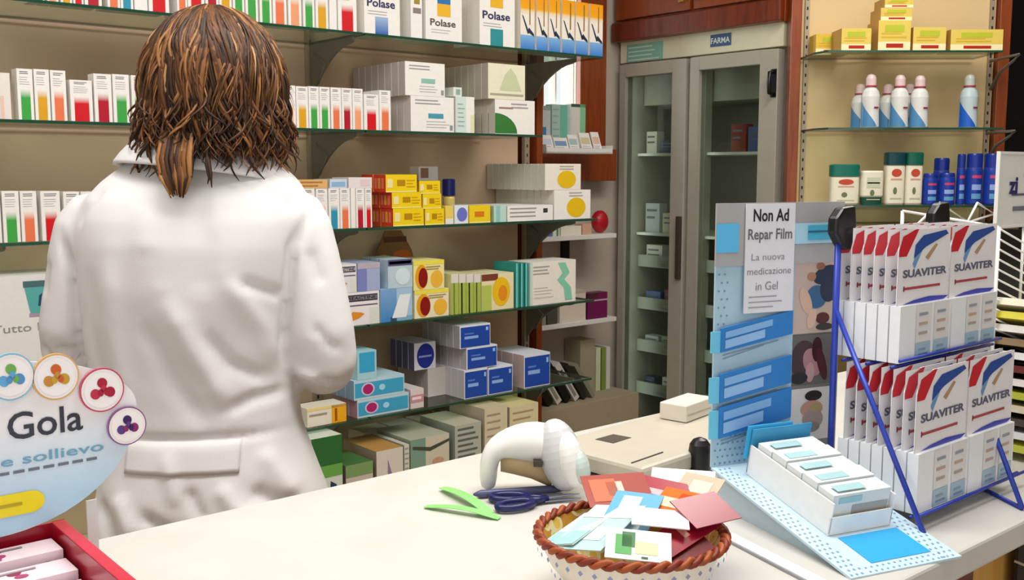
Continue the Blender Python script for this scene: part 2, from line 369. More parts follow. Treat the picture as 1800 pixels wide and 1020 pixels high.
# --- second shelf B
for x0,x1,y1,c in ((31,59,121,GRN),(61,88,122,YEL),(90,117,124,ORG)): fade('B',x0,x1,y1,c,yb=210,rows=1)
put('B',-2,19,128,'plain white slim box','plainb',lambda mb,w,h,d:mb.rect(w*.1,w*.4,0,h*.5,'#e8c4b4'),'#e6ded6',yb=208,d=.045)
fade('B',124,163,141,RED,yb=212,rows=1,wf=.66)
for x0,x1,y1,c in ((166,197,130,DRD),(199,228,131,GRN),(232,256,133,GRN),(258,282,135,ORG),(284,308,136,YEL)): fade('B',x0,x1,y1,c,yb=214,rows=1)
for x0,x1,y1,c in ((470,494,150,YEL),(497,520,150,PCH),(521,542,152,YEL),(543,561,152,GRN),(562,580,153,GRN),(582,600,154,ORG),(601,619,155,DRD),(620,638,156,PCH),(640,666,166,RED),(667,687,159,ORG)): fade('B',x0,x1,y1,c,yb=222)
def d_lab(c,x=.5,txt=None):
    def f(mb,w,h,d):
        mb.lines(w*.1,w*.7,h*.9,2,h*.09,h*.03,'#9a9aa0'); mb.rect(w*x,w*(x+.35),h*.38,h*.52,c); mb.lines(w*.35,w*.9,h*.3,3,h*.08,h*.02,'#b8bcbc')
        mb.rect(w*.9,w*.97,h*.05,h*.2,'#8c9c94')
    return f
def d_green(mb,w,h,d):
    pts=[(0,0),(w*.5,0)]+[(w*(.52*math.cos(a)),h*.5*math.sin(a)+.0) for a in [pi/2*i/8 for i in range(9)]]
    mb.poly([(0,.002)]+[(w*.55*math.cos(a),h*.02+h*.58*math.sin(a)) for a in [pi/2*i/8 for i in range(9)]],'#3a7a38')
    mb.lines(w*.4,w*.9,h*.9,2,h*.1,h*.04,'#a8a0a0'); mb.lines(w*.1,w*.5,h*.78,1,h*.1,h*.05,'#a07c78')
zt=put('B',722,798,170,'white box with teal label bar','labt',d_lab('#4a9ab0',.4),side='#cfc4c0',yb=226,d=.036,rows=8)
put('B',712,782,110,'wide white box with teal smudge','labg',d_lab('#8fc0b4',.4),side='#bfb2ac',zb=zt,yb=165,d=.036,rows=8,tier='upper')
put('B',801,834,170,'narrow pale teal box','tealn',lambda mb,w,h,d:(mb.rect(0,w*.55,0,h,'#cfe0da'),mb.lines(w*.1,w*.5,h*.8,6,h*.12,h*.03,'#8fa8a4'),mb.rect(w*.8,w,0,h*.5,'#dfe0b4')),yb=228,d=.06,rows=3)
zt=put('B',870,940,176,'white box with green quarter circle','greenq',d_green,side='#cfc6bc',yb=232,d=.034,rows=8)
put('B',858,923,113,'cream box with pale green picture','castle',lambda mb,w,h,d:(mb.poly([(w*.3,h*.25),(w*.9,h*.25),(w*.75,h*.7),(w*.6,h*.9),(w*.45,h*.7)],'#c8d0a8'),mb.rect(w*.05,w*.95,h*.1,h*.16,'#a8a890')),'#e9e6cc',side='#b8b0a4',zb=zt,yb=172,d=.034,rows=8,tier='upper')
put('B',797,812,155,'small pale green box on top','smallg',lambda mb,w,h,d: mb.rect(w*.3,w*.8,h*.2,h*.8,'#90b0a4'),'#dfe8e0',zb=zt,d=.05,yb=170,h=.03,tier='upper')
# --- third shelf C
for x0,x1,y1,c in ((-20,2,336,RED),(5,35,336,GRN),(37,66,336,ORG),(73,107,336,RED),(113,141,337,YEL),(144,172,337,GRN)): fade('C',x0,x1,y1,c,yb=425,rows=1)
zc=0
for x0,x1,y1,c in ((480,505,331,YEL),(506,530,331,GRN),(532,554,331,RED),(556,576,331,ORG),(578,597,331,TEA),(598,616,331,ORG),(626,641,331,DRD),(642,654,331,RED)): zc=fade('C',x0,x1,y1,c,yb=400)
put('C',617,625,331,'thin plain white box','plainw2',None,yb=400,d=.04,rows=2)
put('C',522,576,316,'flat beige orange box','liebe',lambda mb,w,h,d:mb.lines(w*.1,w*.9,h*.8,2,h*.4,h*.15,'#b07c40'),'#e0b070',zb=zc,yb=330,d=.1,tier='upper')
put('C',580,610,315,'flat pale blue box','liblu',lambda mb,w,h,d:mb.rect(w*.1,w*.9,h*.2,h*.7,'#8fb4d8'),'#c8d8e8',zb=zc,yb=330,d=.1,tier='upper')
put('C',613,654,312,'flat pinkish white box','lipnk',lambda mb,w,h,d:mb.rect(w*.5,w*.9,h*.2,h*.8,'#e0ccd0'),'#e8dede',zb=zc,yb=330,d=.1,tier='upper')
def d_yel(mb,w,h,d):
    mb.rect(w*.36,w*.62,h*.35,h*.7,'#b8860c'); mb.rect(w*.05,w*.22,h*.25,h*.75,'#f0e0a0'); mb.lines(w*.66,w*.95,h*.7,3,h*.18,h*.06,'#d8a010'); mb.rect(0,w,0,h*.07,'#f4e88a')
    # patterned side seen from the left
    for i in range(3): mb.add([(-.0006,d*.15+i*d*.28,h*.2),(-.0006,d*.35+i*d*.28,h*.2),(-.0006,d*.35+i*d*.28,h*.8),(-.0006,d*.15+i*d*.28,h*.8)],[(3,2,1,0)],'#e87a60' if i!=1 else '#e8a03c')
zt=None
for i,(x0,x1,y1) in enumerate(((691,745,366),(689,741,338),(678,733,307))):
    zt=put('C',x0,x1,y1,'yellow box with red side','yel',d_yel,'#efcf14','#d83a24',zb=zt,yb=y1+30,d=.07,rows=2,tier=('lower','middle','upper')[i])
zt=None
for i,(x0,x1,y1) in enumerate(((747,781,367),(743,776,341),(737,774,318))):
    zt=put('C',x0,x1,y1,'short yellow box with brown spot','yel2',d_yel,'#efcf14','#c8a41c',zb=zt,yb=y1+26,d=.06,rows=2,tier=('lower','middle','upper')[i])
put('C',736,770,293,'small grey brown box','greyb',lambda mb,w,h,d:mb.rect(w*.1,w*.5,h*.2,h*.9,'#5c4430'),'#8f8d88',zb=zt,yb=316,d=.05,tier='top')
def d_tubo(mb,w,h,d): mb.rect(0,w,h*.3,h*.62,'#e8d060'); mb.rect(0,w,0,h*.3,'#e8e6e0')
put('C',783,797,362,'small yellow and white box','yw',d_tubo,'#e8d060',yb=392,d=.04)
put('C',799,823,361,'small white box with blue disc','bluedisc',lambda mb,w,h,d:mb.disc(w*.55,h*.5,w*.38,h*.38,'#6a76c8'),'#e4e6ee',yb=390,d=.04)
put('C',825,862,361,'small yellow box with orange spot','yorg',lambda mb,w,h,d:(mb.rect(w*.25,w*.7,h*.35,h*.65,'#d87a1c'),mb.rect(0,w,0,h*.08,'#f4e88a')),'#efcf20',yb=389,d=.05)
put('C',868,890,362,'pale teal box end','tealb',lambda mb,w,h,d:mb.rect(w*.2,w*.5,0,h,'#8fc8c0'),'#bcdcd4',side='#b0c8a8',yb=388,d=.05,rows=5)
put('C',892,972,361,'long white box with grey lettering','longw',lambda mb,w,h,d:(mb.lines(w*.05,w*.8,h*.85,3,h*.25,h*.08,'#a09898'),mb.rect(w*.78,w*.88,h*.5,h*.78,'#3a4038')),yb=386,d=.036,rows=6)
def d_sun(mb,w,h,d): mb.disc(w*.6,h*.4,w*.26,h*.34,'#e6bc1c'); mb.lines(w*.4,w*.9,h*.92,2,h*.1,h*.04,'#b0a8a0')
zt=put('C',974,1038,334,'white box with yellow disc','sun',d_sun,side='#d6d2c6',yb=383,d=.034,rows=9)
put('C',958,1021,288,'cream white box with yellow disc','sun2',d_sun,'#ece6da',side='#cbcabb',zb=zt,yb=333,d=.034,rows=9,tier='upper')
# dark blue capped bottle behind the yellow boxes
t=tag(empty('bottle',SH.P(SH.hit(795,330,.12)[0],.14,ZS['C']+.0006),ANG),'yellow bottle with dark navy cap behind small boxes, third shelf','bottle')
mb=MB(); mb.lathe([(.019,0),(.021,.004),(.021,.082),(.017,.09)],20,'#d8c070'); mb.obj('body',[PLAST],t)
mb=MB(); mb.lathe([(.0225,.0905),(.0225,.145),(.019,.148)],20,'#15205c'); mb.obj('cap',[PLAST],t)
# --- fourth shelf D
def d_react(mb,w,h,d):
    mb.rect(w*.02,w*.95,h*.72,h*.92,'#3c3644'); mb.rect(w*.04,w*.93,h*.76,h*.88,'#dcdae0'); mb.text('REACTINE',w*.06,h*.78,h*.085,'#2a2430',w=w*.84,bold=.02,y=-.0012)
    mb.rect(w*.02,w*.95,h*.58,h*.62,'#6c6478'); mb.poly([(w*.02,h*.25),(w*.2,h*.42),(w*.45,h*.38),(w*.55,h*.33),(w*.4,h*.22),(w*.1,h*.12)],'#e09030'); mb.rect(w*.7,w*.98,0,h*.5,'#dce0d4')
def d_blue(mb,w,h,d):
    mb.rect(0,w*.5,0,h,'#3f88c8',top='#7fa8d4'); mb.poly([(w*.35,h*.1),(w*.8,h*.1),(w*.95,h*.8),(w*.6,h*.8)],'#e8eef0'); mb.rect(w*.3,w,0,h*.14,'#7fb0d0')
def d_purp(mb,w,h,d):
    mb.rect(0,w,h*.78,h,'#57507c'); mb.rect(w*.05,w*.95,h*.84,h*.94,'#a8a0c0'); mb.disc(w*.6,h*.4,w*.3,h*.3,'#d4e6ec')
def d_ovl(mb,w,h,d):
    mb.rect(0,w,h*.86,h,'#efe050'); mb.disc(w*.25,h*.45,w*.2,h*.42,'#e8a01c'); mb.disc(w*.3,h*.42,w*.15,h*.34,'#8a1812',y=-.0012); mb.disc(w*.75,h*.35,w*.2,h*.3,'#f0b83c'); mb.lines(w*.4,w*.95,h*.8,2,h*.08,h*.04,'#a8925c')
zt=put('D',608,667,513,'white box with orange leaf','react',d_react,'#ece8ea',yb=570,d=.05,rows=3)
put('D',590,627,465,'white box with dark lettering above','react2',d_react,'#e4e2e8',zb=zt,yb=510,d=.05,rows=3,tier='upper')
put('D',629,668,462,'lilac blue box','lilac',lambda mb,w,h,d:(mb.rect(0,w,h*.8,h,'#b8b0bc'),mb.rect(0,w*.4,0,h*.8,'#7c84c0')),'#a4b0d4',zb=zt,yb=508,d=.05,rows=3,tier='upper')
zt=put('D',669,725,507,'pale and bright blue box','blue1',d_blue,'#a8c8e0',yb=566,d=.05,rows=3)
put('D',682,725,456,'light blue box with purple band','purp',d_purp,'#bcd0dc',zb=zt,yb=506,d=.05,rows=3,tier='upper')
zt=put('D',729,789,509,'pale yellow red oval box','oval',d_ovl,'#efe6c0',yb=560,d=.05,rows=3)
put('D',727,781,458,'bright yellow red oval box','oval',d_ovl,'#efe6a0',zb=zt,yb=507,d=.05,rows=3,tier='upper')
def d_lime(mb,w,h,d):
    mb.rect(0,w,0,h*.78,'#a8bc50'); mb.rect(0,w,h*.78,h,'#e0dcd4'); mb.rect(w*.3,w*.5,0,h*.78,'#c8d080')
for x0,x1 in ((793,806),(807,819),(820,832),(833,845)):
    put('D',x0,x1,482,'slim lime green box','lime',d_lime,'#d8d8a0',yb=552,d=.1,rows=2)
put('D',847,903,481,'box with orange fruit picture','fruit',lambda mb,w,h,d:(mb.disc(w*.6,h*.5,w*.28,h*.4,'#efc020'),mb.disc(w*.65,h*.45,w*.14,h*.22,'#e89020',y=-.0011),mb.rect(0,w*.3,0,h*.7,'#b8c860'),mb.rect(0,w*.5,h*.82,h,'#7a4034')),'#ece0b4',yb=545,d=.05,rows=3)
for x0,x1 in ((906,913),(915,921),(923,929)):
    put('D',x0,x1,463,'thin teal box edge on','teal',lambda mb,w,h,d:mb.rect(w*.2,w*.5,0,h,'#8fd8cc'),'#2a9088',yb=540,d=.12,rows=1,minw=.008)
def d_swirl(mb,w,h,d):
    P=[(.62,.95),(.72,.7),(.6,.55),(.75,.35),(.78,.05)]
    for a,b in zip(P,P[1:]): mb.poly([(w*(b[0]-.02),h*b[1]),(w*(b[0]+.14),h*b[1]),(w*(a[0]+.14),h*a[1]),(w*(a[0]-.02),h*a[1])],'#86ccb0')
    mb.lines(w*.06,w*.5,h*.9,3,h*.08,h*.03,'#a8a8a0'); mb.rect(w*.08,w*.5,h*.15,h*.18,'#d0c8c0'); mb.rect(0,w*.05,0,h,'#bfe0d4'); mb.lines(w*.08,w*.5,h*.4,3,h*.07,h*.015,'#c0bcb4')
put('D',932,1012,459,'large white box with green swirl','swirl',d_swirl,'#ece6dc',yb=532,d=.06,rows=2)
# big white card box at the far left of the fourth shelf
def d_tea(mb,w,h,d):
    mb.poly([(w*.52,h*.55),(w*.62,h*.55),(w*.66,h*.93),(w*.48,h*.93)],'#56a8a4'); mb.rect(w*.48,w*.66,h*.86,h*.93,'#4a6c70',y=-.0012)
    mb.rect(w*.51,w*.63,h*.52,h*.56,'#a890a8',y=-.0011); mb.poly([(w*.57,h*.64),(w*.6,h*.64),(w*.63,h*.82),(w*.58,h*.76)],'#1f4a60',y=-.0014)
    mb.text('Tutto N',w*.27,h*.36,h*.09,'#8c8c8c',w=w*.36)
put('D',-95,180,484,'large white carton with teal emblem','tutto',d_tea,'#e2e0dc',yb=620,d=.16,place='fourth shelf')
# brown and orange poster card leaning at the back of the fourth shelf
a0,z0_=SH.hit(658,462,.27); a1,z1_=SH.hit(738,404,.27)
mb=MB(); W=a1-a0; mb.M=Matrix.Rotation(-.12,4,'X')
pts=[(0,0),(W,0),(W,.04),(W*.9,.085),(W*.7,.115),(W*.35,.115),(W*.1,.08),(0,.04)]
hk=(z1_-ZS['D'])/.115; pts=[(p[0],p[1]*hk) for p in pts]
mb.prism(pts,0,.004,'#7c5630'); mb.disc(W*.27,.07*hk,W*.15,.025,'#c08018',y=-.001); mb.disc(W*.68,.078*hk,W*.2,.018,'#b85a20',y=-.001); mb.rect(W*.3,W*.8,.098*hk,.106*hk,'#5c3020',y=-.001); mb.disc(W*.5,.06*hk,W*.06,.015,'#3a1810',y=-.0012)
tag(mb.obj('advertising_card',loc=SH.P(a0,.27,ZS['D']+.001),rot=ANG),'brown and orange shaped card behind the blue boxes, fourth shelf','card')
# --- fifth shelf E
def d_roy(mb,w,h,d):
    mb.rect(w*.03,w*.98,h*.03,h*.93,'#1f4aa8'); mb.rect(w*.15,w*.6,h*.4,h*.52,'#8fb4ec',y=-.001); mb.rect(w*.15,w*.45,h*.6,h*.66,'#5c84d0',y=-.001); mb.rect(w*.85,w*.93,h*.7,h*.85,'#9fc4f0',y=-.001)
zt=put('E',540,609,714,'cream box with orange tiger stripe','tiger',lambda mb,w,h,d:(mb.rect(w*.62,w,0,h,'#f0ae1c'),mb.rect(w*.7,w*.76,h*.1,h*.8,'#a85410',y=-.001),mb.rect(w*.05,w*.5,h*.55,h*.66,'#a09484'),mb.rect(0,w,h*.85,h,'#f0d888')),'#e8e0d0',yb=750,d=.08)
def d_cyan(mb,w,h,d):
    mb.rect(w*.02,w*.98,h*.12,h*.85,'#3fa4cc'); mb.disc(w*.27,h*.5,w*.13,h*.33,'#d0c8e0',y=-.001); mb.disc(w*.27,h*.5,w*.1,h*.26,'#b0246c',y=-.0013); mb.disc(w*.55,h*.5,w*.06,h*.16,'#a8dcf0',y=-.001)
zt=put('E',628,719,697,'cyan box with magenta oval','cyan',d_cyan,'#bcd8e4',side='#b08090',yb=733,d=.05,rows=3)
zt=put('E',622,711,664,'cyan box with magenta oval','cyan',d_cyan,'#bcd8e4',side='#7c98b0',zb=zt,yb=700,d=.05,rows=3,tier='middle')
put('E',628,662,617,'small bright cyan box','cyan2',lambda mb,w,h,d:mb.rect(w*.1,w*.9,h*.25,h*.95,'#3aa8d4'),'#a8d4e0',zb=zt,yb=650,d=.05,rows=2,tier='upper')
put('E',722,745,684,'white box with pink swoosh','pinkw',lambda mb,w,h,d:(mb.rect(0,w,h*.3,h*.7,'#c8909c'),mb.rect(w*.1,w*.8,h*.45,h*.6,'#efe0e4',y=-.001)),'#dcd0d0',yb=715,d=.06,rows=2)
zt=put('E',816,857,649,'royal blue box','roy',d_roy,'#e4e8f4',side='#c6c0c4',yb=695,d=.034,rows=9)
put('E',858,901,644,'royal blue box','roy',d_roy,'#e4e8f4',side='#8a8fb4',yb=690,d=.034,rows=5)
zt=put('E',820,874,609,'royal blue box','roym',d_roy,'#e4e8f4',side='#b8b0b0',zb=zt,yb=640,d=.034,rows=8,tier='middle')
put('E',808,862,571,'royal blue box','royu',d_roy,'#e4e8f4',side='#aaa6a8',zb=zt,yb=604,d=.034,rows=6,tier='upper')
def d_logo(mb,w,h,d):
    mb.disc(w*.52,h*.5,w*.4,h*.46,'#1a2f96'); mb.rect(w*.2,w*.8,h*.45,h*.52,'#8f9ce0',y=-.0011)
zt=put('E',752,790,646,'white box stacked low','whl',None,'#cdc6c4',side='#bdb4b0',yb=690,t0=.12,d=.034,rows=5)
put('E',728,766,602,'white box with round navy logo','logo',d_logo,'#dcdce8',side='#5c5c78',zb=zt,yb=640,t0=.12,d=.034,rows=4,tier='middle')
put('E',921,967,622,'tall royal blue box','royt',d_roy,'#dfe2ee',side='#c8b0b0',yb=680,d=.06,rows=3)
# --- bottom row on the low cabinet
ZF=.295
def botm(x0,x1,y1,desc,key,draw,body,side=None,top=None,**k): put('F',x0,x1,y1,desc,key,draw,body,side,top,zb=ZF,yb=860,place='low cabinet',t0=-.06,**k)
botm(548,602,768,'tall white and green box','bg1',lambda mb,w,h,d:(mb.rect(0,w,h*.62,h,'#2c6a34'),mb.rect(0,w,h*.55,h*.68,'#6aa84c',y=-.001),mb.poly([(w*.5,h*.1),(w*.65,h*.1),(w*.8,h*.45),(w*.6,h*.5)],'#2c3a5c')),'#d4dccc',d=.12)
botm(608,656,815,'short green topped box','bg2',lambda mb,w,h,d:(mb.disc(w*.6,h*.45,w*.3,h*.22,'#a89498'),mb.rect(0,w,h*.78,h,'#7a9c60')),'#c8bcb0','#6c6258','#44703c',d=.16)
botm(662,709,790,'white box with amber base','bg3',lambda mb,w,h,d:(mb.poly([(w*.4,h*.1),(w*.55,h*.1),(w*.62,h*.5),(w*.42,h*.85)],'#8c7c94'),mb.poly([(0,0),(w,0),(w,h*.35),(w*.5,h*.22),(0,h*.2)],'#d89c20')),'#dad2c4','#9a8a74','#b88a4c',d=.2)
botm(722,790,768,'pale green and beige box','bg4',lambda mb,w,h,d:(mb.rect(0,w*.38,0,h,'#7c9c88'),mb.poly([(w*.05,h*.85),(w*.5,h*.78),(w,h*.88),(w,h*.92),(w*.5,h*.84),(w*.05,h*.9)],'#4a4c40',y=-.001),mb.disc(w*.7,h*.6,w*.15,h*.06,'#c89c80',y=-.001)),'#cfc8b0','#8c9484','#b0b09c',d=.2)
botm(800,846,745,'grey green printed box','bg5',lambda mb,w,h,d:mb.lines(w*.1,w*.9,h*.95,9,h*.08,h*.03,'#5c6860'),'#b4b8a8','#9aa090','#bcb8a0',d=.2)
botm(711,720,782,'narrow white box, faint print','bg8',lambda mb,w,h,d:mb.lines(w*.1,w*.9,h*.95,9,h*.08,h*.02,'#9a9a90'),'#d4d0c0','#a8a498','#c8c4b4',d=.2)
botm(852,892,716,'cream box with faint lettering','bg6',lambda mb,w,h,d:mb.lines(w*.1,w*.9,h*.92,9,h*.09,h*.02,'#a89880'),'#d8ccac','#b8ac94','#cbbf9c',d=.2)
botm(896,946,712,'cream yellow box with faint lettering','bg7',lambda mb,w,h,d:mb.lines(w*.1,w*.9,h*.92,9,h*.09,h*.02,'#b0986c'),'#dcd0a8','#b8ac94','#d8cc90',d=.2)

for x0,x1,y1,nm,c in ((640,690,757,'cream','#d0c8b4'),(694,738,748,'pale grey','#c4c4bc'),(742,784,738,'ivory','#d8d0b8'),(788,830,726,'stone white','#c8c4b4'),(832,872,714,'off white','#d4ccb4')):
    put('G',x0,x1,y1,f'{nm} carton standing behind','bk'+nm,lambda mb,w,h,d:mb.lines(w*.1,w*.9,h*.96,6,h*.06,h*.02,'#8c887c'),c,zb=ZF,yb=850,place='low cabinet',t0=.17,d=.1,grp='cartons at the back of the low cabinet')
# ================================================================= ITEMS BY THE WINDOW
zsill=wz0
def simple(name,label,cat,mbuild,mats,loc,rot,group=None,parent=None,**k):
    mb=MB(); mbuild(mb); o=mb.obj(name,mats,parent,loc=loc,rot=rot,**k); tag(o,label,cat,group); return o
def sillbox(x0,x1,y1,desc,draw,body,d=.04,t=WB-.085,zb=None,yb=235,name='medicine_box'):
    zb=zsill+.0006 if zb is None else zb
    a=SH.hit(x0,(y1+yb)/2,t)[0]; b=SH.hit(x1,(y1+yb)/2,t)[0]; h=SH.hit((x0+x1)/2,y1,t)[1]-zb
    mb=MB(); mb.box(0,b-a-.001,0,d,0,h,body); draw and draw(mb,b-a,h,d)
    return tag(mb.obj(name,loc=SH.P(a,t,zb),rot=ANG),desc,'box','boxes on the window sill' if zb<zsill+.01 else None),b
sillbox(948,968,186,'blue and white box standing on the window sill',lambda mb,w,h,d:(mb.rect(w*.15,w*.6,0,h*.5,'#3f8cc0'),mb.rect(0,w,h*.9,h,'#9cb4a8')),'#cfd8d8')
sillbox(970,1002,184,'mint green box standing on the window sill',lambda mb,w,h,d:(mb.rect(w*.45,w*.85,0,h,'#7cc8b0'),mb.lines(w*.05,w*.4,h*.9,5,h*.15,h*.03,'#a0b8b4')),'#b8d4cc')
sillbox(1004,1029,183,'white and green box with dark top on the window sill',lambda mb,w,h,d:(mb.rect(w*.62,w,0,h,'#8fd0a0'),mb.rect(0,w,h*.93,h,'#4a5c54')),'#e8e4d8')
# white tray of leaflets hung in front of the sill
tx0=SH.hit(960,265,WB-.26)[0]; tx1=SH.hit(1077,268,WB-.26)[0]; tz=SH.hit(1010,270,WB-.26)[1]
t=tag(empty('leaflet_tray',SH.P(tx0,WB-.26,tz),ANG),'white leaflet tray fixed below the window boxes','tray')
mb=MB(); W=tx1-tx0; mb.box(0,W,0,.13,0,.006); mb.box(0,W,0,.004,0,.022); mb.box(0,.004,0,.13,0,.035); mb.box(W-.004,W,0,.13,0,.035); mb.obj('tray',[WHITEM],t)
for i,(a,b,c,h) in enumerate(((.02,.22,'#c8d4e4',.07),(.24,.44,'#7c98c0',.06),(.46,.6,'#a8c0b8',.075),(.64,.8,'#cfc49c',.085),(.83,.95,'#e0b8a8',.09))):
    mb=MB(); mb.M=Matrix.Rotation(-.35,4,'X'); mb.box(0,W*(b-a),0,.006,0,h,'#ece8e4'); mb.rect(W*.01,W*(b-a)*.9,h*.4,h*.75,c); mb.lines(W*.01,W*(b-a)*.9,h*.3,3,h*.09,h*.02,'#8f8c98')
    tag(mb.obj('leaflet_stack',loc=SH.P(tx0+W*a,WB-.22,tz+.009),rot=ANG),('lilac','slate blue','grey green','straw yellow','salmon')[i]+' leaflet stack in the white tray by the window','leaflet','leaflets in the window tray')
# two white wall shelves and what lies on them
WS=WB-.20
for nm,x0,x1,y in (('upper',942,1084,414),('lower',940,1084,566)):
    a=SH.hit(x0,y,WS)[0]; b=min(SH.hit(x1,y,WS)[0],1.95); z=SH.hit((x0+x1)/2,y,WS)[1]
    mb=MB(); mb.box(0,b-a,0,WB-WS-.002,-.02,.0)
    o=mb.obj('wall_shelf',[WHITEM],loc=SH.P(a,WS,z),rot=ANG,bevel=.002); tag(o,f'{nm} white wall shelf beside the fridge','shelf','white wall shelves beside the fridge')
    mb=MB(); 
    if nm=='upper': ZU=z; AU=a
    else: ZL=z; AL=a
mb=MB(); q=SH.hit(990,430,WB-.02)[0]; mb.box(0,.04,0,.018,0,ZU-ZL+.28-.30); 
tag(mb.obj('shelf_rail',[BLACKP],loc=SH.P(q,WB-.019,ZL+.002),rot=ANG),'black vertical shelf rail on the wall below the upper white shelf','rail')
def wsb(x0,x1,y1,z,desc,col,nm='medicine_box',d=.05,t=WS+.012,draw=None,grp='boxes on the white wall shelves'):
    a=SH.hit(x0,y1,t)[0]; b=SH.hit(x1,y1,t)[0]; h=SH.hit((x0+x1)/2,y1,t)[1]-z
    mb=MB(); mb.box(0,b-a-.001,0,d,0,h,col); draw and draw(mb,b-a,h,d)
    tag(mb.obj(nm,loc=SH.P(a,t,z+.0006),rot=ANG),desc,'box',grp)
wsb(946,958,398,ZU,'pale blue end box on upper wall shelf','#c4d4e4')
wsb(960,970,393,ZU,'blue box on upper wall shelf','#5c74c0')
wsb(972,984,392,ZU,'white and green box on upper wall shelf','#dcdcd4',draw=lambda mb,w,h,d:mb.rect(w*.5,w*.8,0,h,'#5c8c64'))
wsb(986,1022,398,ZU,'long flat white box on upper wall shelf','#e8e4d4')
wsb(1024,1040,394,ZU,'small peach box on upper wall shelf','#d8a890')
a,zr=SH.hit(1057,400,WS+.05)
mb=MB(); mb.ell((0,0,.05),(.042,.035,.05),20,12,'#b01420'); tag(mb.obj('red_pouch',[PLAST],loc=SH.P(a,WS+.06,ZU),rot=ANG),'round red pouch at the end of the upper wall shelf','pouch')
wsb(946,960,540,ZL,'small grey box on lower wall shelf','#8c8c80'); wsb(962,980,538,ZL,'dark olive box on lower wall shelf','#4c4c40')
wsb(984,1030,512,ZL,'square cream box on lower wall shelf','#dccfc0',draw=lambda mb,w,h,d:mb.rect(0,w,h*.9,h,'#c0b4a4')); wsb(1033,1068,515,ZL,'purple box on lower wall shelf','#701850',draw=lambda mb,w,h,d:(mb.rect(0,w*.5,h*.8,h,'#4a2830'),mb.rect(0,w,h*.68,h*.74,'#c0a8b4')))
# ledge with leaning files and standing folders
zle=SH.hit(1000,715,WS-.05)[1]; a=SH.hit(945,715,WS-.05)[0]
mb=MB(); mb.box(0,1.925-a,0,WB-WS+.05-.002,-.6 if zle>.62 else -zle+.002,0)
tag(mb.obj('low_ledge',[mat('beige_ledge','#a8987f',.6)],loc=SH.P(a,WS-.05,zle),rot=ANG,bevel=.002),'beige ledge with leaning files beside the fridge','cabinet')
fx0=SH.hit(958,700,WS)[0]; fx1=SH.hit(1060,700,WS)[0]
for i in range(6):
    c=('#16140f','#cfcabc','#14120f','#d2cec8','#2a2826','#8a8878')[i]
    mb=MB(); mb.M=Matrix.Rotation(-.62,4,'Y'); w=(.035,.03,.035,.03,.02,.02)[i]; mb.box(0,w,0,.085,0,.23-.008*i,c)
    if i in (1,3): mb.rect(w*.25,w*.75,.02,.10,'#8a8880'); mb.rect(w*.25,w*.75,.14,.17,'#5c5c58')
    tag(mb.obj('file_folder',loc=SH.P(fx0+.02+i*.052,WS,zle+.0008),rot=ANG),f'{"black grey black silver charcoal olive".split()[i]} leaning file, {ORD[i]} from left on the beige ledge'.replace('black leaning file, third','deep black leaning file, third'),'file','files leaning on the ledge')
for i,(x0,x1,y1,c) in enumerate(((1020,1046,598,'#a39a80'),(1048,1056,612,'#cfd4b0'),(1058,1065,612,'#7c9440'),(1066,1073,610,'#d4d4cc'))):
    wsb(x0,x1,y1,zle,f'{("wide tan","pale lime","leaf green","chalk white")[i]} upright folder on the ledge by the fridge',c,'upright_folder',.10,WS+.092,grp='upright folders by the fridge')
# ================================================================= FRIDGE AND CUPBOARD ABOVE
fo=SH.hit(1096,300,WB-.03)[0]; o_=SH.P(fo,WB-.03,0)
FR=Frame(o_.x,o_.y,ANG-pi/2)
FGW=FR.hit(1378,300)[0]; zt=FR.hit(1240,57)[1]; zd=FR.hit(1098,115)[1]
FM=mat('fridge_paint','#a8a496',.4,.1); FI=0; HD=mat('pale_green_header','#d3d0b2',.5)
fg=tag(empty('display_fridge',o_,FR.a),'tall grey double door pharmacy fridge with glass doors','fridge')
DD=.52
mb=MB(); mb.box(0,.03,.02,DD,.04,zt); mb.box(FGW-.03,FGW,.02,DD,.04,zt); mb.box(.03,FGW-.03,DD-.03,DD,.04,zt); mb.box(.03,FGW-.03,.02,DD-.03,.04,.10); mb.box(.03,FGW-.03,.02,DD-.03,zd-.02,zt); mb.box(FGW*.47,FGW*.5,.03,.09,.10,zd-.02)
mb.obj('body',[FM],fg,bevel=.003)
mb=MB(); mb.box(0,FGW,-.03,.019,zd+.005,zt-.001); mb.obj('header',[HD],fg,bevel=.003)
def fx(px,y=300): return FR.hit(px,y)[0]
mb=MB(); a=fx(1252); b=fx(1288); zz=FR.hit(1270,72)[1]; mb.rect(a,b,zz-.025,zz+.025,'#3a5680',y=-.0315); mb.text('FARMA',a+.004,zz-.012,.022,'#d8e0d8',y=-.0325,w=b-a-.01,bold=.02); mb.obj('name_plate',[PRINT],fg)
mb=MB(); a=fx(1108); b=fx(1170); z0=FR.hit(1140,108)[1]; z1=FR.hit(1140,77)[1]; mb.box(a,b,-.033,-.031,z0,z1,'#7cae9c'); mb.lines(a+.01,b-.01,z1-.012,4,.018,.006,'#b8d4c0',y=-.0336); mb.obj('notice',[PRINT],fg)
def door(x0,x1,fl,fr_,handle_right,nm):
    zb=.08; z1=zd-.004; W=x1-x0
    d_=empty('x'); D.objects.remove(d_)
    mb=MB(); y0,y1=-.045,.0
    mb.box(x0,x0+fl,y0,y1,zb,z1); mb.box(x1-fr_,x1,y0,y1,zb,z1); mb.box(x0+fl,x1-fr_,y0,y1,z1-.055,z1); mb.box(x0+fl,x1-fr_,y0,y1,zb,zb+.07)
    dd=mb.obj('door',[FM],fg,bevel=.003)
    mb=MB(); mb.box(x0+fl,x1-fr_,-.025,-.018,zb+.07,z1-.055); mb.obj('glass_pane',[glass('fridge_glass','#e6ece6',.5,.03)],dd)
    return dd
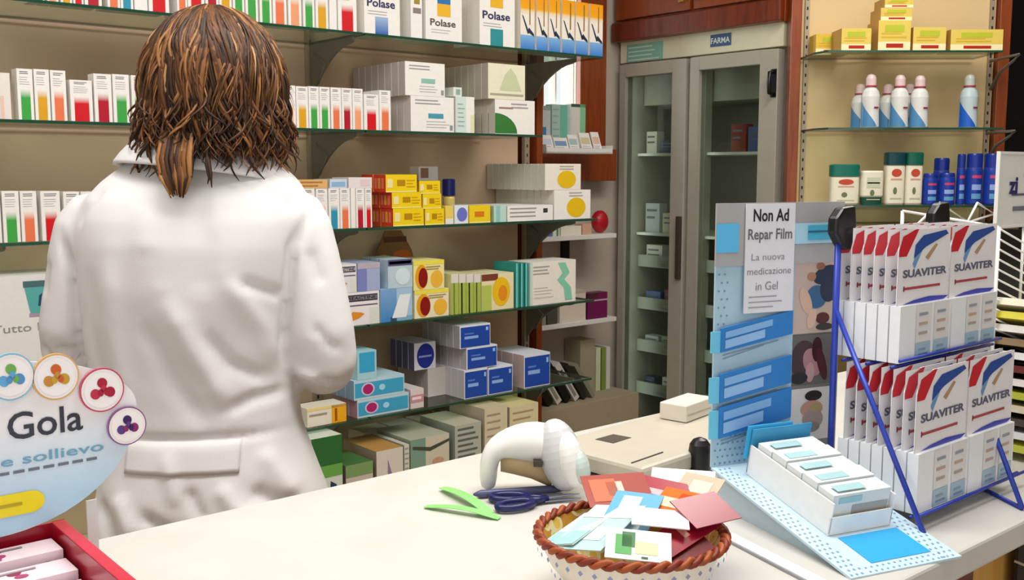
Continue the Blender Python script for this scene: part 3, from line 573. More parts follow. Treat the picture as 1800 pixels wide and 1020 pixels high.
xa,xb,xc,xd=fx(1099),fx(1214),fx(1221),fx(1374)
d1=door(xa,xb,.035,.075,True,'l'); d2=door(xc,xd,.05,.085,False,'r')
d1['label']='left glass fridge door'; d2['label']='right glass fridge door'
hz0=FR.hit(1210,490)[1]; hz1=FR.hit(1210,380)[1]; hx=fx(1209)
mb=MB(); mb.box(hx-.012,hx+.012,-.062,-.0455,hz0,hz1); mb.obj('handle',[mat('dark_handle','#3c342a',.4)],d1,bevel=.003)
hz0=FR.hit(1370,172)[1]; hz1=FR.hit(1370,123)[1]; hx=fx(1368)
mb=MB(); mb.tube([(hx,-.046,hz0+.01),(hx,-.075,hz0+.015),(hx,-.078,(hz0+hz1)/2),(hx,-.075,hz1-.015),(hx,-.046,hz1-.01)],.008,8); mb.box(hx-.012,hx+.012,-.05,-.0455,hz0,hz1); mb.obj('handle',[BLACKP],d2)
# interior
mb=MB(); mb.box(.031,FGW-.031,.10,.40,FR.hit(1150,185,.1)[1],zd-.021); mb.obj('cooling_unit',[mat('cooler_panel','#a5a494',.5)],fg)
zs=[FR.hit(1150,y,.12)[1] for y in (270,408)]
for z in zs:
    mb=MB(); mb.box(.032,FGW-.032,.06,.48,z-.012,z); mb.obj('fridge_shelf',[mat('fridge_rack','#d8dad0',.4)],fg)
for y in (470,545,620,695,775):
    z=FR.hit(1150,y,.08)[1]
    for a,b in ((.034,FGW*.47-.002),(FGW*.5+.002,FGW-.034)):
        mb=MB(); mb.box(a,b,.07,.085,z,z+.055); mb.box(a,b,.085,.47,z,z+.006); dr=mb.obj('drawer',[mat('drawer_front','#9a9c90',.4)],fg)
        mb=MB(); mb.box((a+b)/2-.05,(a+b)/2+.05,.06,.0695,z+.02,z+.032); mb.obj('drawer_pull',[FM],dr)
cols=['#d8d4c8','#5c6c9c','#c8c0a8','#3c4660','#9aa884','#e0dcd4','#8c4038','#b8bcc0']
fi=0
def fbx(x,z,w,h,c,desc):
    mb=MB(); mb.box(0,w,0,.05,0,h,c); mb.lines(w*.1,w*.9,h*.8,2,h*.25,h*.08,'#70747c')
    tag(mb.obj('medicine_box',loc=FR.P(x,.10,z+.0008),rot=FR.a),desc,'medicine box','boxes inside the fridge')
rr=random.Random(3)
for zi,(z,nmz) in enumerate(((zs[0],'top fridge shelf'),(zs[1],'second fridge shelf'))):
    x=.05; k=0
    while x<FGW-.12:
        w_=.05+rr.random()*.05; h_=.05+rr.random()*.09
        if not (FGW*.43<x+w_ and x<FGW*.53) and (zi==1 or rr.random()<.75):
            k+=1; fbx(x,z,w_,h_,cols[(fi*3)%8],f'small chilled medicine box, {ORD[k-1]} from left on the {nmz}'); fi+=1
        x+=w_+.012+rr.random()*.02
for y in (470,545,620,695):
    z=FR.hit(1150,y,.08)[1]+.006; x=.06; k=0
    while x<FGW-.12:
        w_=.05+rr.random()*.05; h_=.06+rr.random()*.04
        if not (FGW*.43<x+w_ and x<FGW*.53):
            k+=1; fbx(x,z,w_,h_,cols[(fi*5+1)%8],f'chilled box, {ORD[k-1]} from left in fridge drawer row {"top upper lower bottom".split()[(470,545,620,695).index(y)]}'); fi+=1
        x+=w_+.02+rr.random()*.03
# wooden wall cupboard above
zc0=FR.hit(1088,74,-.06)[1]
cb=tag(empty('wall_cupboard',FR.P(-.02,-.06,0),FR.a),'red brown wooden wall cupboard above the fridge','cupboard')
CW=FR.hit(1386,50,-.06)[0]-FR.hit(1086,50,-.06)[0]
mb=MB(); mb.box(0,CW,.02,.55,zc0,2.85); mb.obj('carcass',[WOODR],cb,bevel=.003)
mb=MB(); mb.box(-.0,CW,-.012,.02,zc0,zc0+.085); mb.obj('lower_moulding',[WOODD],cb,bevel=.006)
for i in range(2):
    mb=MB(); mb.box(.012+i*CW/2,CW/2-.008+i*CW/2,0,.0195,zc0+.095,2.84); dr=mb.obj('door',[WOODR],cb,bevel=.004)
    mb=MB(); mb.box((CW/2-.06) if i==0 else (CW/2+.03),(CW/2-.03) if i==0 else CW/2+.06,-.014,-.0005,zc0+.13,zc0+.15); mb.obj('handle',[mat('brass','#b08c48',.3,.8)],dr)
# ================================================================= FRONTAL DISPLAY SHELVES AT THE RIGHT
DS=Frame(0,YD,0); yf=YD-.27
def dx(px,y=200,t=0): return DS.hit(px,y,t)[0]
mb=MB(); mb.box(dx(1402),dx(1741),0,.018,0,2.7); DU=tag(empty('display_unit',DS.P(0,-.001,0)),'cream backed display unit with wooden posts right of the fridge','display unit'); mb.obj('back_panel',[CREAM],DU)
mb=MB(); mb.box(dx(1383),dx(1401),-.03,.03,0,2.75); mb.obj('wooden_post',[WOODR],DU,bevel=.003)
mb=MB(); mb.box(dx(1743),dx(1763),-.03,.03,0,2.75); mb.obj('wooden_post',[WOODR],DU,bevel=.003)
rail=[]
for px,nm in ((1412,'left'),(1733,'right')):
    x=dx(px); mb=MB(); mb.box(x-.008,x+.008,-.013,-.0015,.6,2.6)
    for i in range(50): mb.rect(x-.003,x+.003,.65+i*.036,.662+i*.036,'#222222',-.0135,mi=1)
    mb.obj('slotted_rail',[mat('pale_metal','#a89a84',.45,.3),BLACKP],DU)
DZ={}
for nm,y in (('top',88),('middle',224),('lower',361),('base',396)):
    z=DS.hit(1600,y,-.27)[1]; DZ[nm]=z
    if nm=='base': continue
    mb=MB(); a,b=dx(1446,y,-.27),dx(1764,y,-.27)
    pts=[(a+.02,-.27),(b,-.27),(b,-.016),(dx(1408,y,-.02),-.016),(dx(1408,y,-.02),-.20)]
    mb.slab(pts,-.008,-.0005,mi=1); mb.m=[0,0,1,1,1,1,1]
    tag(mb.obj('glass_shelf',[GL,GEDGE],loc=DS.P(0,0,z)),f'{nm} glass shelf on the cream display panel','shelf','glass shelves on the cream panel')
    for x in (dx(1733),):
        mb=MB(); P=[(0,-.016,-.012),(0,-.24,-.012),(0,-.2,-.03),(0,-.1,-.06),(0,-.03,-.12)]
        mb.tube(P,[.006,.005,.005,.006,.008],8)
        mb.obj('bracket',[mat('bracket_metal','#4a4842',.45,.5)],DU,loc=(x,0,z))
mb=MB(); mb.box(dx(1408),dx(1741),-.27,-.02,.0,DZ['base']); mb.box(dx(1408),dx(1741),-.275,-.27,DZ['base']-.2,DZ['base']-.004,mi=1)
tag(mb.obj('base_cabinet',[mat('olive_laminate','#6b5a34',.5),mat('olive_laminate2','#5d5030',.5)],bevel=.003,loc=DS.P(0,0,0)),'olive brown base cabinet under the right hand display shelves','cabinet')
# yellow cartons on the top shelf
def d_ycart(mb,w,h,d):
    mb.rect(0,w,0,h*.3,'#f0e4b4'); mb.rect(w*.2,w*.8,h*.62,h*.85,'#b4bc30'); mb.lines(w*.1,w*.9,h*.6,2,h*.12,h*.05,'#d8b030')
    mb.rect(w*.25,w*.78,h*.1,h*.24,'#b02418',y=-.001)
yb_=[('two',1480,1532,50,86,'lower'),('three',1545,1602,36,86,'lower'),('four',1606,1664,48,88,'lower'),('five',1672,1764,52,90,'lower')]
for i,(nm,x0,x1,y1,y0,_) in enumerate(yb_):
    a,b=dx(x0,y1,-.24),dx(x1,y1,-.24); h=DS.hit(x0,y1,-.24)[1]-DZ['top']
    mb=MB(); mb.box(0,b-a,0,.12,0,h,'#dcc25c',fc={3:'#c09040'}); d_ycart(mb,b-a,h,.12)
    tag(mb.obj('yellow_carton',loc=DS.P(a,-.24,DZ['top']+.0006)),f'yellow carton, {ORD[i]} from left on the top display shelf','carton','yellow cartons on the display')
    if i==1: zz=DZ['top']+h+.0012
    if i==0:
        mb=MB(); mb.box(0,.12,0,.09,0,h*.95,'#dcb63c'); d_ycart(mb,.12,h*.95,.09); tag(mb.obj('yellow_carton',loc=DS.P(a-.055,-.11,DZ['top']+.0006)),'darker yellow carton behind the first one, top display shelf','carton','yellow cartons on the display')
for j,(x0,x1,y1) in enumerate(((1549,1604,12),(1556,1606,-6))):
    a,b=dx(x0,y1,-.23),dx(x1,y1,-.23); h=.045 if j==0 else .035
    mb=MB(); mb.box(0,b-a,0,.11,0,h,'#d8bc58',fc={3:'#bc9044'}); d_ycart(mb,b-a,h,.11)
    tag(mb.obj('yellow_carton',loc=DS.P(a,-.23,zz)),('yellow carton lying on the tallest one, top display shelf','uppermost yellow carton of the small pile, top display shelf')[j],'carton','yellow cartons on the display'); zz+=h+.0006
# spray bottles
def spray(px,y1,t,label,blue='#4c86b4',body='#d8d8d4',cap='#e0c4c4'):
    z=DZ['middle']; x=dx(px,180,t); h=DS.hit(px,y1,t)[1]-z; r=.034
    e=tag(empty('spray_bottle',DS.P(x,t,z+.0006)),label,'bottle','spray bottles on the middle shelf')
    mb=MB(); prof=[(r*.9,0),(r,.004),(r*.92,h*.3),(r*.98,h*.58),(r*.85,h*.68),(r*.5,h*.76)]; mb.lathe(prof,24,body)
    # blue wave on the front
    for k in range(9):
        pass
    mb.obj('body',[PLAST],e)
    mb=MB(); n=10
    for k in range(n):
        a0_,a1_=-pi*.98+k*(pi*.62/n),-pi*.98+(k+1)*(pi*.62/n); rr_=r*1.012
        h0=h*(.5-.045*k); h1=h*(.5-.045*(k+1))
        mb.add([(rr_*math.cos(a0_),rr_*math.sin(a0_),.004),(rr_*math.cos(a1_),rr_*math.sin(a1_),.004),(rr_*math.cos(a1_)*.98,rr_*math.sin(a1_)*.98,h1),(rr_*math.cos(a0_)*.98,rr_*math.sin(a0_)*.98,h0)],[(0,1,2,3)],blue)
    mb.add([(r*1.01*math.cos(a),r*1.01*math.sin(a),zz_) for zz_ in (h*.36,h*.39) for a in (-1.5,-1.2,-.9)],[(0,1,4,3),(1,2,5,4)],'#8c2c3c')
    mb.obj('label',[PLAST],e)
    mb=MB(); mb.lathe([(r*.62,h*.762),(r*.62,h*.79)],20,'#a83a48'); mb.lathe([(r*.55,h*.7905),(r*.56,h*.92),(r*.4,h*.98),(r*.2,h)],20,cap); mb.obj('cap',[PLAST],e)
for i,(px,y1,t) in enumerate(((1530,131,-.2),(1581,132,-.2),(1616,133,-.2))): spray(px,y1,t,f'white spray bottle with blue wave, {ORD[i]} from left in the front row')
spray(1512,148,-.12,'spray bottle behind the leftmost white one, middle display shelf'); spray(1561,148,-.12,'spray bottle half hidden between first and second white ones')
spray(1599,148,-.12,'spray bottle half hidden between second and third white ones')
spray(1703,131,-.18,'lone spray bottle with strong blue label, right of the others','#1c5cc0','#b8c8cc','#c0c4bc')
# jars and bottles on the lower shelf
def jar(px0,px1,y1,ycap,label,t=-.2,oval=True,capcol='#0f6a58',inv=False):
    z=DZ['lower']+.0006; a,b=dx(px0,320,t),dx(px1,320,t); w=b-a; h=DS.hit(px0,y1,t)[1]-z; hc=DS.hit(px0,ycap,t)[1]-z
    if inv: hc=h; 
    e=tag(empty('lotion_tub',DS.P((a+b)/2,t,z)),label,'tub','white tubs with green lids')
    z0=0 if not inv else .028
    def rr_(w,d,z,e_=4,n=28): return [(w*math.copysign(abs(math.cos(q))**(2/e_),math.cos(q)),d*math.copysign(abs(math.sin(q))**(2/e_),math.sin(q)),z) for q in [2*pi*i/n for i in range(n)]]
    mb=MB(); mb.loft([rr_(w*.46,.022,z0),rr_(w*.49,.026,z0+.006),rr_(w*.49,.026,hc-.006),rr_(w*.46,.022,hc-.0005)],'#e8e2cc')
    if oval: mb.disc(0,hc*.80,w*.26,hc*.1,'#c04830',y=-.0268)
    else: mb.rect(-w*.3,w*.3,hc*.5,hc*.8,'#c8ccb0',y=-.0268)
    mb.rect(-w*.28,w*.28,hc*.62,hc*.66,'#d89c84',y=-.0268); mb.disc(-w*.05,hc*.35,w*.1,hc*.09,'#6c7850',y=-.0268); mb.rect(-w*.3,w*.3,hc*.14,hc*.17,'#c0b490',y=-.0268)
    mb.obj('body',[PLAST],e)
    mb=MB(); 
    if inv: mb.loft([rr_(w*.46,.023,0),rr_(w*.47,.024,.0275)],'#0e4a3c')
    else: mb.loft([rr_(w*.50,.028,hc),rr_(w*.50,.028,h-.004),rr_(w*.46,.024,h)],capcol)
    mb.obj('lid',[PLAST],e)
jar(1458,1509,289,310,'white tub with green lid standing leftmost on lower display shelf',oval=True)
jar(1512,1551,300,300,'upside down pale tub standing on its dark green lid',t=-.21,oval=False,inv=True)
jar(1554,1588,268,290,'taller white tub with dark green lid, left of the twin pair',oval=True,capcol='#0b3c44')
jar(1589,1619,268,290,'taller white tub with emerald lid, beside the blue bottles',oval=True,capcol='#0c5a48')
def bluebot(px0,px1,y1,t,label,short=False):
    z=DZ['lower']+.0006; a,b=dx(px0,320,t),dx(px1,320,t); r=(b-a)/2*.97; h=DS.hit(px0,y1,t)[1]-z
    e=tag(empty('blue_bottle',DS.P((a+b)/2,t,z)),label,'bottle','blue bottles on the lower display shelf')
    hc=h*.72 if not short else h*.86
    mb=MB(); mb.lathe([(r*.93,0),(r,.005),(r,hc-.01),(r*.95,hc)],24,'#1a3a9c')
    for a0_,c,zz0,zz1 in ((0,'#c83c6c',hc*.72,hc*.8),(0,'#8fa8e0',hc*.4,hc*.55),(0,'#5c9cc8',hc*.16,hc*.3)):
        n=5; vs=[(r*1.015*math.cos(q),r*1.015*math.sin(q),z_) for z_ in (zz0,zz1) for q in [-pi/2-.6+1.2*i/n for i in range(n+1)]]
        mb.add(vs,[(i,i+1,n+2+i,n+1+i) for i in range(n)],c)
    mb.obj('body',[PLAST],e)
    mb=MB(); mb.lathe([(r*.94,hc+.0005),(r*.94,h-.006),(r*.85,h)],24,'#172f8c'); mb.obj('cap',[PLAST],e)
bluebot(1622,1648,305,-.21,'short blue bottle beside the white tubs',True); bluebot(1649,1679,304,-.21,'short wide blue bottle, second from the tubs',True)
bluebot(1640,1668,278,-.13,'dark blue bottle standing behind the short ones'); bluebot(1681,1696,271,-.2,'slim tall blue bottle right of the short ones')
bluebot(1697,1726,270,-.2,'tall blue bottle with red mark, second from right'); bluebot(1728,1758,270,-.2,'tall blue bottle at the right end of the shelf')
# ================================================================= COUNTER
ZC=.92
sC0,tC0=SH.loc(atZ(560,860,ZC)); tN=-2.168
CT=mat('speckled_stone','#cfccc5',.3,var=.1,scale=11)
nt=CT.node_tree; 
ct=tag(empty('counter',SH.P(0,0,0),ANG),'long pale speckled stone sales counter across the foreground','counter')
mb=MB(); mb.box(-1.9,2.2,tN,tC0,ZC-.035,ZC); mb.obj('worktop',[CT],ct,bevel=.004)
mb=MB(); mb.box(-1.85,2.15,tN+.05,tC0-.04,0,ZC-.036); mb.obj('body',[WOODL],ct)
for s in (-.9,-.2,.06,.8,1.6):
    mb=MB(); mb.box(s,s+.05,tN+.035,tN+.0495,0,ZC-.037); mb.obj('front_post',[WOODD],ct,bevel=.003)
# thin pale writing mat with a raised rim, under the basket's right side
q=[atZ(*p,ZC) for p in ((1268,992),(1300,930),(1440,1003),(1400,1060))]

for x in (.07,FGW*.485,FGW-.09): area('fridge_fill',FR.P(x,.006,1.0),(pi/2,0,FR.a),.05,1.6,.45,(.95,1,.97))  # added fill strips behind the doors, brightening the dark fridge interior
# ================================================================= THINGS ON THE COUNTER
def CP_(x,y,z=ZC): return atZ(x,y,z)
# --- scanner
b0=CP_(852,836); b1=CP_(1000,868)
YS=1.40
def S2(px,py,Y=YS): return atY(px,py,Y)
sc=tag(empty('barcode_scanner',S2(930,850)*1),'white handheld barcode scanner lying on its stand on the counter','scanner')
sc.location=(sc.location.x,YS,ZC); so=Vector(sc.location)
def L(px,py,dy=0): p=atY(px,py,YS+dy); return p-so
P=[L(858,835),L(858,815),L(866,793),L(884,782),L(910,777),L(940,775),L(968,782),L(985,795)]
P[0].z=.001
mb=MB(); mb.tube(P,[.013,.013,.016,.02,.026,.030,.030,.022],14,'#eceae4',flat=[1.6,1.5,1.3,1.1,1,1,1,1]); mb.obj('handle',[WHITEP],sc,sub=1)
mb=MB(); P=[L(880,812,.01),L(905,812,.01),L(940,818,.01),L(975,836,.01)]; mb.tube(P,[.014,.018,.02,.018],12); mb.obj('stand',[mat('tan_plastic','#cbb083',.45)],sc)
mb=MB(); a=L(945,812,-.02); mb.box(a.x-.006,a.x+.006,a.y-.012,a.y+.004,a.z-.004,a.z+.004); mb.obj('trigger',[mat('dark_handle','#3c342a',.4)],sc)
# head: tilted rounded shell with a paler window face
hc=L(985,800,-.01); R=Matrix.Rotation(math.radians(-14),4,'Y')@Matrix.Rotation(math.radians(-8),4,'X')
mb=MB(); mb.M=Matrix.Translation(hc)@R; mb.ell((0,0,0),(.030,.034,.0515),24,16,'#d0d0d2'); mb.obj('head',[mat('grey_white_plastic','#c9cacc',.3)],sc)
mb=MB(); mb.M=Matrix.Translation(hc+Vector((.012,-.013,-.002)))@R; mb.ell((0,0,0),(.021,.028,.041),24,14,'#f0f0f0'); mb.obj('window_face',[WHITEP],sc)
mb=MB(); mb.M=Matrix.Translation(hc+Vector((.026,-.022,-.010)))@R; mb.ell((0,0,0),(.0135,.021,.026),20,12,'#cfe0da'); mb.obj('sensor',[mat('pale_green_plastic','#c2d2ca',.25)],sc)
# --- beige till unit (flat case)
A=CP_(985,772,ZC+.045); B=CP_(1130,824,ZC+.045); Dd=CP_(1240,703,ZC+.045)
ux=(Dd-A); ang=math.atan2(ux.y,ux.x); Lx=.50; wy=abs((B-A).dot(Vector((math.sin(ang),-math.cos(ang),0))))
KF=Frame(B.x,B.y,ang)
e=tag(empty('flat_till_case',KF.P(0,0,ZC),ang),'flat beige electronic case on the counter behind the card bowl','till')
mb=MB(); mb.box(0,Lx,0,wy,.018,.045); mb.obj('case',[mat('beige_plastic','#bdb5a4',.45)],e,bevel=.006)
mb=MB(); mb.box(.004,Lx-.01,.006,wy-.01,.0005,.0175); mb.obj('base',[BLACKP],e)  # added black slab, stands in for the shadow under the case edge
def kp(px,py):
    p=CP_(px,py,ZC+.045); d=p-Vector((B.x,B.y,0)); return d.dot(KF.u),d.dot(KF.n)
mb=MB(); ks=[kp(*p) for p in ((1046,773),(1078,764),(1110,770),(1078,780))]; mb.slab([ks[0],ks[3],ks[2],ks[1]],.0452,.0456); mb.obj('slot',[mat('dark_slot','#4c463c',.5)],e)
mb=MB(); c0=kp(1110,815); c1=kp(1165,796); mb.tube([(c0[0],c0[1],.0455),(c1[0],c1[1],.0455)],.0012,6); mb.obj('seam',[mat('dark_slot','#4c463c',.5)],e)
p=CP_(1195,745,ZC+.045); a=kp(1195,746)
simple('paper_pack','small white paper pack on the far end of the beige case','paper',lambda mb:(mb.box(0,.09,0,.05,0,.028,'#ded6c8'),mb.rect(.005,.085,.01,.012,'#b8b0a0')),[PRINT],KF.P(a[0]+.01,a[1]-.005,ZC+.0458),ang+.1,bevel=.002)
# --- black round topped cylinder
p=CP_(1229,846); p.z=ZC
e=tag(empty('rubber_stamp',p+Vector((0,0,.0003))),'black round topped stamp standing beside the blue leaflet stand','stamp')
mb=MB(); mb.lathe([(.016,0),(.0165,.003),(.0165,.045),(.015,.055),(.010,.062),(.003,.065)],20,'#0c0c10'); mb.obj('barrel',[BLACKP],e)
mb=MB(); mb.lathe([(.017,.010),(.017,.013)],20); mb.obj('ring',[mat('dark_grey_plastic','#222226',.4)],e)
# --- green paper strips
def strip(p0,p1,w,col,label,z=.0015,bend=.006):
    a=CP_(*p0);b=CP_(*p1); d=(b-a); n=Vector((-d.y,d.x,0)).normalized()*w/2; mb=MB(); N=8; up=[];
    o=a.copy(); rings=[]
    for i in range(N+1):
        f=i/N; c=a.lerp(b,f)-o+Vector((0,0,z+bend*math.sin(pi*f))); wv=n*(1 if 0<f<1 else .75)
        rings.append([tuple(c-wv),tuple(c+wv),tuple(c+wv+Vector((0,0,.0009))),tuple(c-wv+Vector((0,0,.0009)))])
    mb.loft(rings,col,smooth=False); return tag(mb.obj('green_strip',[PLAST],loc=o),label,'strip','green strips on the counter')
strip((778,862),(862,908),.016,'#8ee07c','light green strip pointing up left beside the scissors',z=.0035)
strip((748,893),(878,914),.014,'#8ee07c','lower light green strip lying flat left of the scissors')
# --- scissors and pen
a=CP_(868,892); b=CP_(1020,880)
e=tag(empty('scissors',a+Vector((0,0,.001))),'scissors with navy blue handles lying left of the card bowl','scissors')
def loopP(cx,cy,rx,ry,z=.006,n=18,rot=0):
    return [Vector((cx+rx*math.cos(q)*math.cos(rot)-ry*math.sin(q)*math.sin(rot),cy+rx*math.cos(q)*math.sin(rot)+ry*math.sin(q)*math.cos(rot),z)) for q in [2*pi*i/n for i in range(n+1)]]
d=(b-a); d.z=0; ln=d.length; aa=math.atan2(d.y,d.x)
for sgn in (1,-1):
    mb=MB(); mb.M=Matrix.Rotation(aa,4,'Z'); mb.tube(loopP(.026,sgn*.016,.026,.013,rot=-sgn*.25),.0052,8,cap=False); mb.tube([(.048,sgn*.008,.006),(.075,sgn*.002,.006)],[.006,.004],8); mb.obj('handle',[NAVY],e)
    mb=MB(); mb.M=Matrix.Rotation(aa+sgn*.03,4,'Z'); mb.slab([(.07,-.005),(ln,-.0005),(ln,.0005),(.07,.005)],.0045+.002*sgn,.006+.002*sgn); mb.obj('blade',[STEEL],e)
a=CP_(832,877); b=CP_(990,866)
d=b-a; mb=MB(); mb.tube([(0,0,.006),tuple(d*.08+Vector((0,0,.006))),tuple(d*.9+Vector((0,0,.006))),tuple(d+Vector((0,0,.006)))],[.0015,.0055,.0055,.004],10,'#54587c')
tag(mb.obj('pen',[PLAST],loc=a),'grey blue pen lying behind the navy scissors','pen')
# --- coin mat
a=CP_(1278,945); b=CP_(1462,1040); d=b-a; aa=math.atan2(d.y,d.x)
mb=MB(); mb.box(0,d.length,-.009,.009,0,.004,'#f0f0f0'); mb.box(.0,d.length,-.0105,-.0092,0,.003,'#9a9aa0'); tag(mb.obj('plastic_strip',[PLAST],loc=a+Vector((0,0,.0004)),rot=aa),'white plastic strip lying between the card bowl and blue stand','strip')
# --- bowl of cards
RB=.097; zr=ZC+.075
c=CP_(1109,936,zr)
BX,BY=c.x,c.y
bw=tag(empty('bowl',(BX,BY,ZC+.0006)),'round cream bowl with orange braided rim and flower pattern','bowl')
BO=mat('cream_glaze','#e6dccb',.35)
# painted inside: flowers by procedural cells
BI=mat('flower_glaze','#dccb8c',.3); nt=BI.node_tree; bs=nt.nodes['Principled BSDF']; tc=nt.nodes.new('ShaderNodeTexCoord'); vo=nt.nodes.new('ShaderNodeTexVoronoi'); vo.inputs['Scale'].default_value=48
cr=nt.nodes.new('ShaderNodeValToRGB'); cr.color_ramp.interpolation='CONSTANT'; cr.color_ramp.elements[0].color=lin('#6c5020'); cr.color_ramp.elements[1].position=.12; cr.color_ramp.elements[1].color=lin('#e6c656')
for p_,c_ in ((.34,'#e8dfae'),(.5,'#c8943c')): el=cr.color_ramp.elements.new(p_); el.color=lin(c_)
nt.links.new(tc.outputs['Object'],vo.inputs[0]); nt.links.new(vo.outputs['Distance'],cr.inputs[0]); nt.links.new(cr.outputs[0],bs.inputs['Base Color'])
mb=MB(); prof=[(.045,0),(.048,.003),(.06,.014),(.085,.045),(RB,.072)]; mb.lathe(prof,48,'#e6dccb'); 
mb.f.pop();mb.c.pop();mb.m.pop();mb.sm.pop()
mb.lathe([(.02,.008),(.055,.018),(.080,.047),(RB-.004,.072)],48,'#ffffff',mi=1); mb.f.pop();mb.c.pop();mb.m.pop();mb.sm.pop()
# blue dots round the outside
for k in range(40):
    q=2*pi*k/40; 
    for (r_,z_,s_) in ((.0975,.062,.003),(.083,.038,.0028)):
        cx,cy=(r_+.0012)*math.cos(q),(r_+.0012)*math.sin(q); tx,ty=-math.sin(q),math.cos(q)
        mb.add([(cx+tx*s_*u_,cy+ty*s_*u_,z_+s_*v_) for u_,v_ in ((-1,0),(0,-1),(1,0),(0,1))],[(0,1,2,3)],'#8f98b8',2)
mb.obj('bowl_body',[BO,BI,PRINT],bw)
mb=MB()
for ph in (0,pi):
    N=160; P=[]
    for i in range(N+1):
        q=2*pi*i/N; w_=22*q+ph; P.append(((RB+.0028*math.cos(w_))*math.cos(q),(RB+.0028*math.cos(w_))*math.sin(q),.0745+.0028*math.sin(w_)))
    mb.tube(P,.0034,7,'#9c4a1c' if ph==0 else '#7c2c12',cap=False)
mb.obj('braided_rim',[vmat('rope_print',.5)],bw)
# cards in the bowl
def card(px,py,zz,w,h,yaw,tiltx,tilty,col,label,deco=None,th=.0012):
    c=CP_(px,py,zz); mb=MB()
    mb.M=Matrix.Rotation(math.radians(yaw),4,'Z')@Matrix.Rotation(math.radians(tiltx),4,'X')@Matrix.Rotation(math.radians(tilty),4,'Y')
    mb.box(-w/2,w/2,-h/2,h/2,0,th,col)
    for (x0,x1,y0,y1,c_) in (deco or []):
        mb.add([(x0*w,y0*h,th+.0004),(x1*w,y0*h,th+.0004),(x1*w,y1*h,th+.0004),(x0*w,y1*h,th+.0004)],[(0,1,2,3)],c_)
    tag(mb.obj('loyalty_card',[GLOSSP],loc=c),label,'card','cards and sachets in the bowl')
zb_=ZC+.078
card(1085,862,zb_+.018,.075,.048,12,28,0,'#9c2c14','orange red card with white flower at the back of the bowl',[(-.4,.0,-.35,.35,'#d86030'),(-.15,.1,-.2,.25,'#e8c0b0')])
card(1160,868,zb_+.014,.07,.05,-25,20,6,'#a01c34','crimson card with pale stripe behind the blue card',[(-.5,.5,-.1,.1,'#e0b0b8')])
card(1108,905,zb_+.012,.052,.085,-22,14,0,'#6cb0d4','sky blue card lying across the bowl centre',[(-.3,.1,.1,.4,'#c4dce0'),(-.1,.3,-.35,-.1,'#d4e8ee')])
card(1052,928,zb_+.006,.062,.10,-34,10,-10,'#b8dcdc','pale turquoise card at the left side of bowl',[(-.5,.5,.2,.5,'#efe8d8'),(-.3,.3,-.3,.0,'#d4eaea')])
card(1018,930,zb_+.001,.045,.085,-38,8,-16,'#e4ece4','white card edge at the far left of bowl',[(-.5,.5,-.5,-.1,'#a8d4d8')])
card(1122,960,zb_+.008,.064,.044,-8,20,4,'#dce8e0','white green leaflet in the bowl front with a small plant',[(-.35,-.1,-.35,.3,'#4c9c50'),(-.25,-.05,-.1,.4,'#2f6c3c'),(-.05,.3,-.3,.1,'#d8dc98'),(.05,.15,-.45,-.38,'#303830')])
card(1160,912,zb_+.020,.058,.034,-6,12,4,'#f0ecec','plain white card on top of the green leaflet')
card(1198,885,zb_+.020,.056,.038,-38,24,0,'#e87028','bright orange card near the bowl right side',[(-.4,.2,-.3,.1,'#f0d0b8'),(-.1,.4,.1,.35,'#c84818')])
card(1200,845,zb_+.020,.072,.030,-14,36,0,'#efe6d0','cream white card standing at the back right of bowl')
card(1225,862,zb_+.018,.05,.045,-40,30,0,'#e0b8a0','peach card behind the maroon card',[(-.2,.3,-.2,.3,'#eccfc4')])
card(1240,897,zb_+.022,.062,.045,32,22,0,'#8c1c34','maroon card poking out over the bowl right rim')
card(1205,935,zb_+.008,.03,.085,-48,10,30,'#98142c','dark red sachet with small round marks, right inside bowl',[(-.2,.2,.2,.3,'#c87040'),(-.2,.2,-.1,.0,'#d89080')])
card(1190,965,zb_-.004,.035,.075,-56,6,26,'#701418','deep red sachet lowest at the right inside bowl')
# ================================================================= BLUE LEAFLET STAND (repair film)
nl=CP_(1250,822,ZC+.055); fl=CP_(1450,1027,ZC+.002); fr2=CP_(1652,986,ZC+.002)
wd=(fr2-fl); wa=math.atan2(wd.y,wd.x); NF=Frame(nl.x,nl.y,wa)
st=tag(empty('leaflet_display_stand',NF.P(0,0,ZC),wa),'tall light blue cardboard stand with grey header lettered Non Ad Repar Film','display stand')
def nx(px,py,t=0): return NF.hit(px,py,t)
W1=nx(1393,600)[0]; WH=nx(1480,400)[0]; zt=nx(1300,357)[1]-ZC; zh=nx(1300,467)[1]-ZC; BL='#a9c8d8'
DOT='#7394ac'
mb=MB(); pz0=.055
mb.box(0,W1,0,.003,pz0,zh,BL)
# dots at the left column and base
def dots(x0,x1,z0,z1,sx,sz):
    z=z0; r=0
    while z<z1:
        x=x0+(sx/2 if r%2 else 0)
        while x<x1:
            mb.add([(x,-.0006,z),(x+.0028,-.0006,z),(x+.0028,-.0006,z+.0024),(x,-.0006,z+.0024)],[(0,1,2,3)],DOT); x+=sx
        z+=sz; r+=1
dots(.004,.022,zh-.10,zh-.008,.009,.011); dots(.100,W1-.004,zh-.085,zh-.008,.009,.011); dots(.004,W1-.006,pz0+.003,pz0+.04,.008,.009)
mb.obj('back_card',[PRINT],st)
hw=nx(1480,400)[0]
mb=MB(); mb.box(-.003,hw,-.004,-.001,zh,zt,'#a5a5a6'); hh=zt-zh
mb.rect(-.003,.032,zh+hh*.22,zh+hh*.68,'#5cb8e8',y=-.0046); mb.rect(.10,hw,zh+hh*.32,zh+hh*.66,'#a8d4ea',y=-.0046); mb.rect(.145,hw-.002,zh+hh*.38,zh+hh*.62,'#4cb8dc',y=-.005); mb.rect(.145,.18,zh+hh*.5,zh+hh*.53,'#2a6c88',y=-.0055)
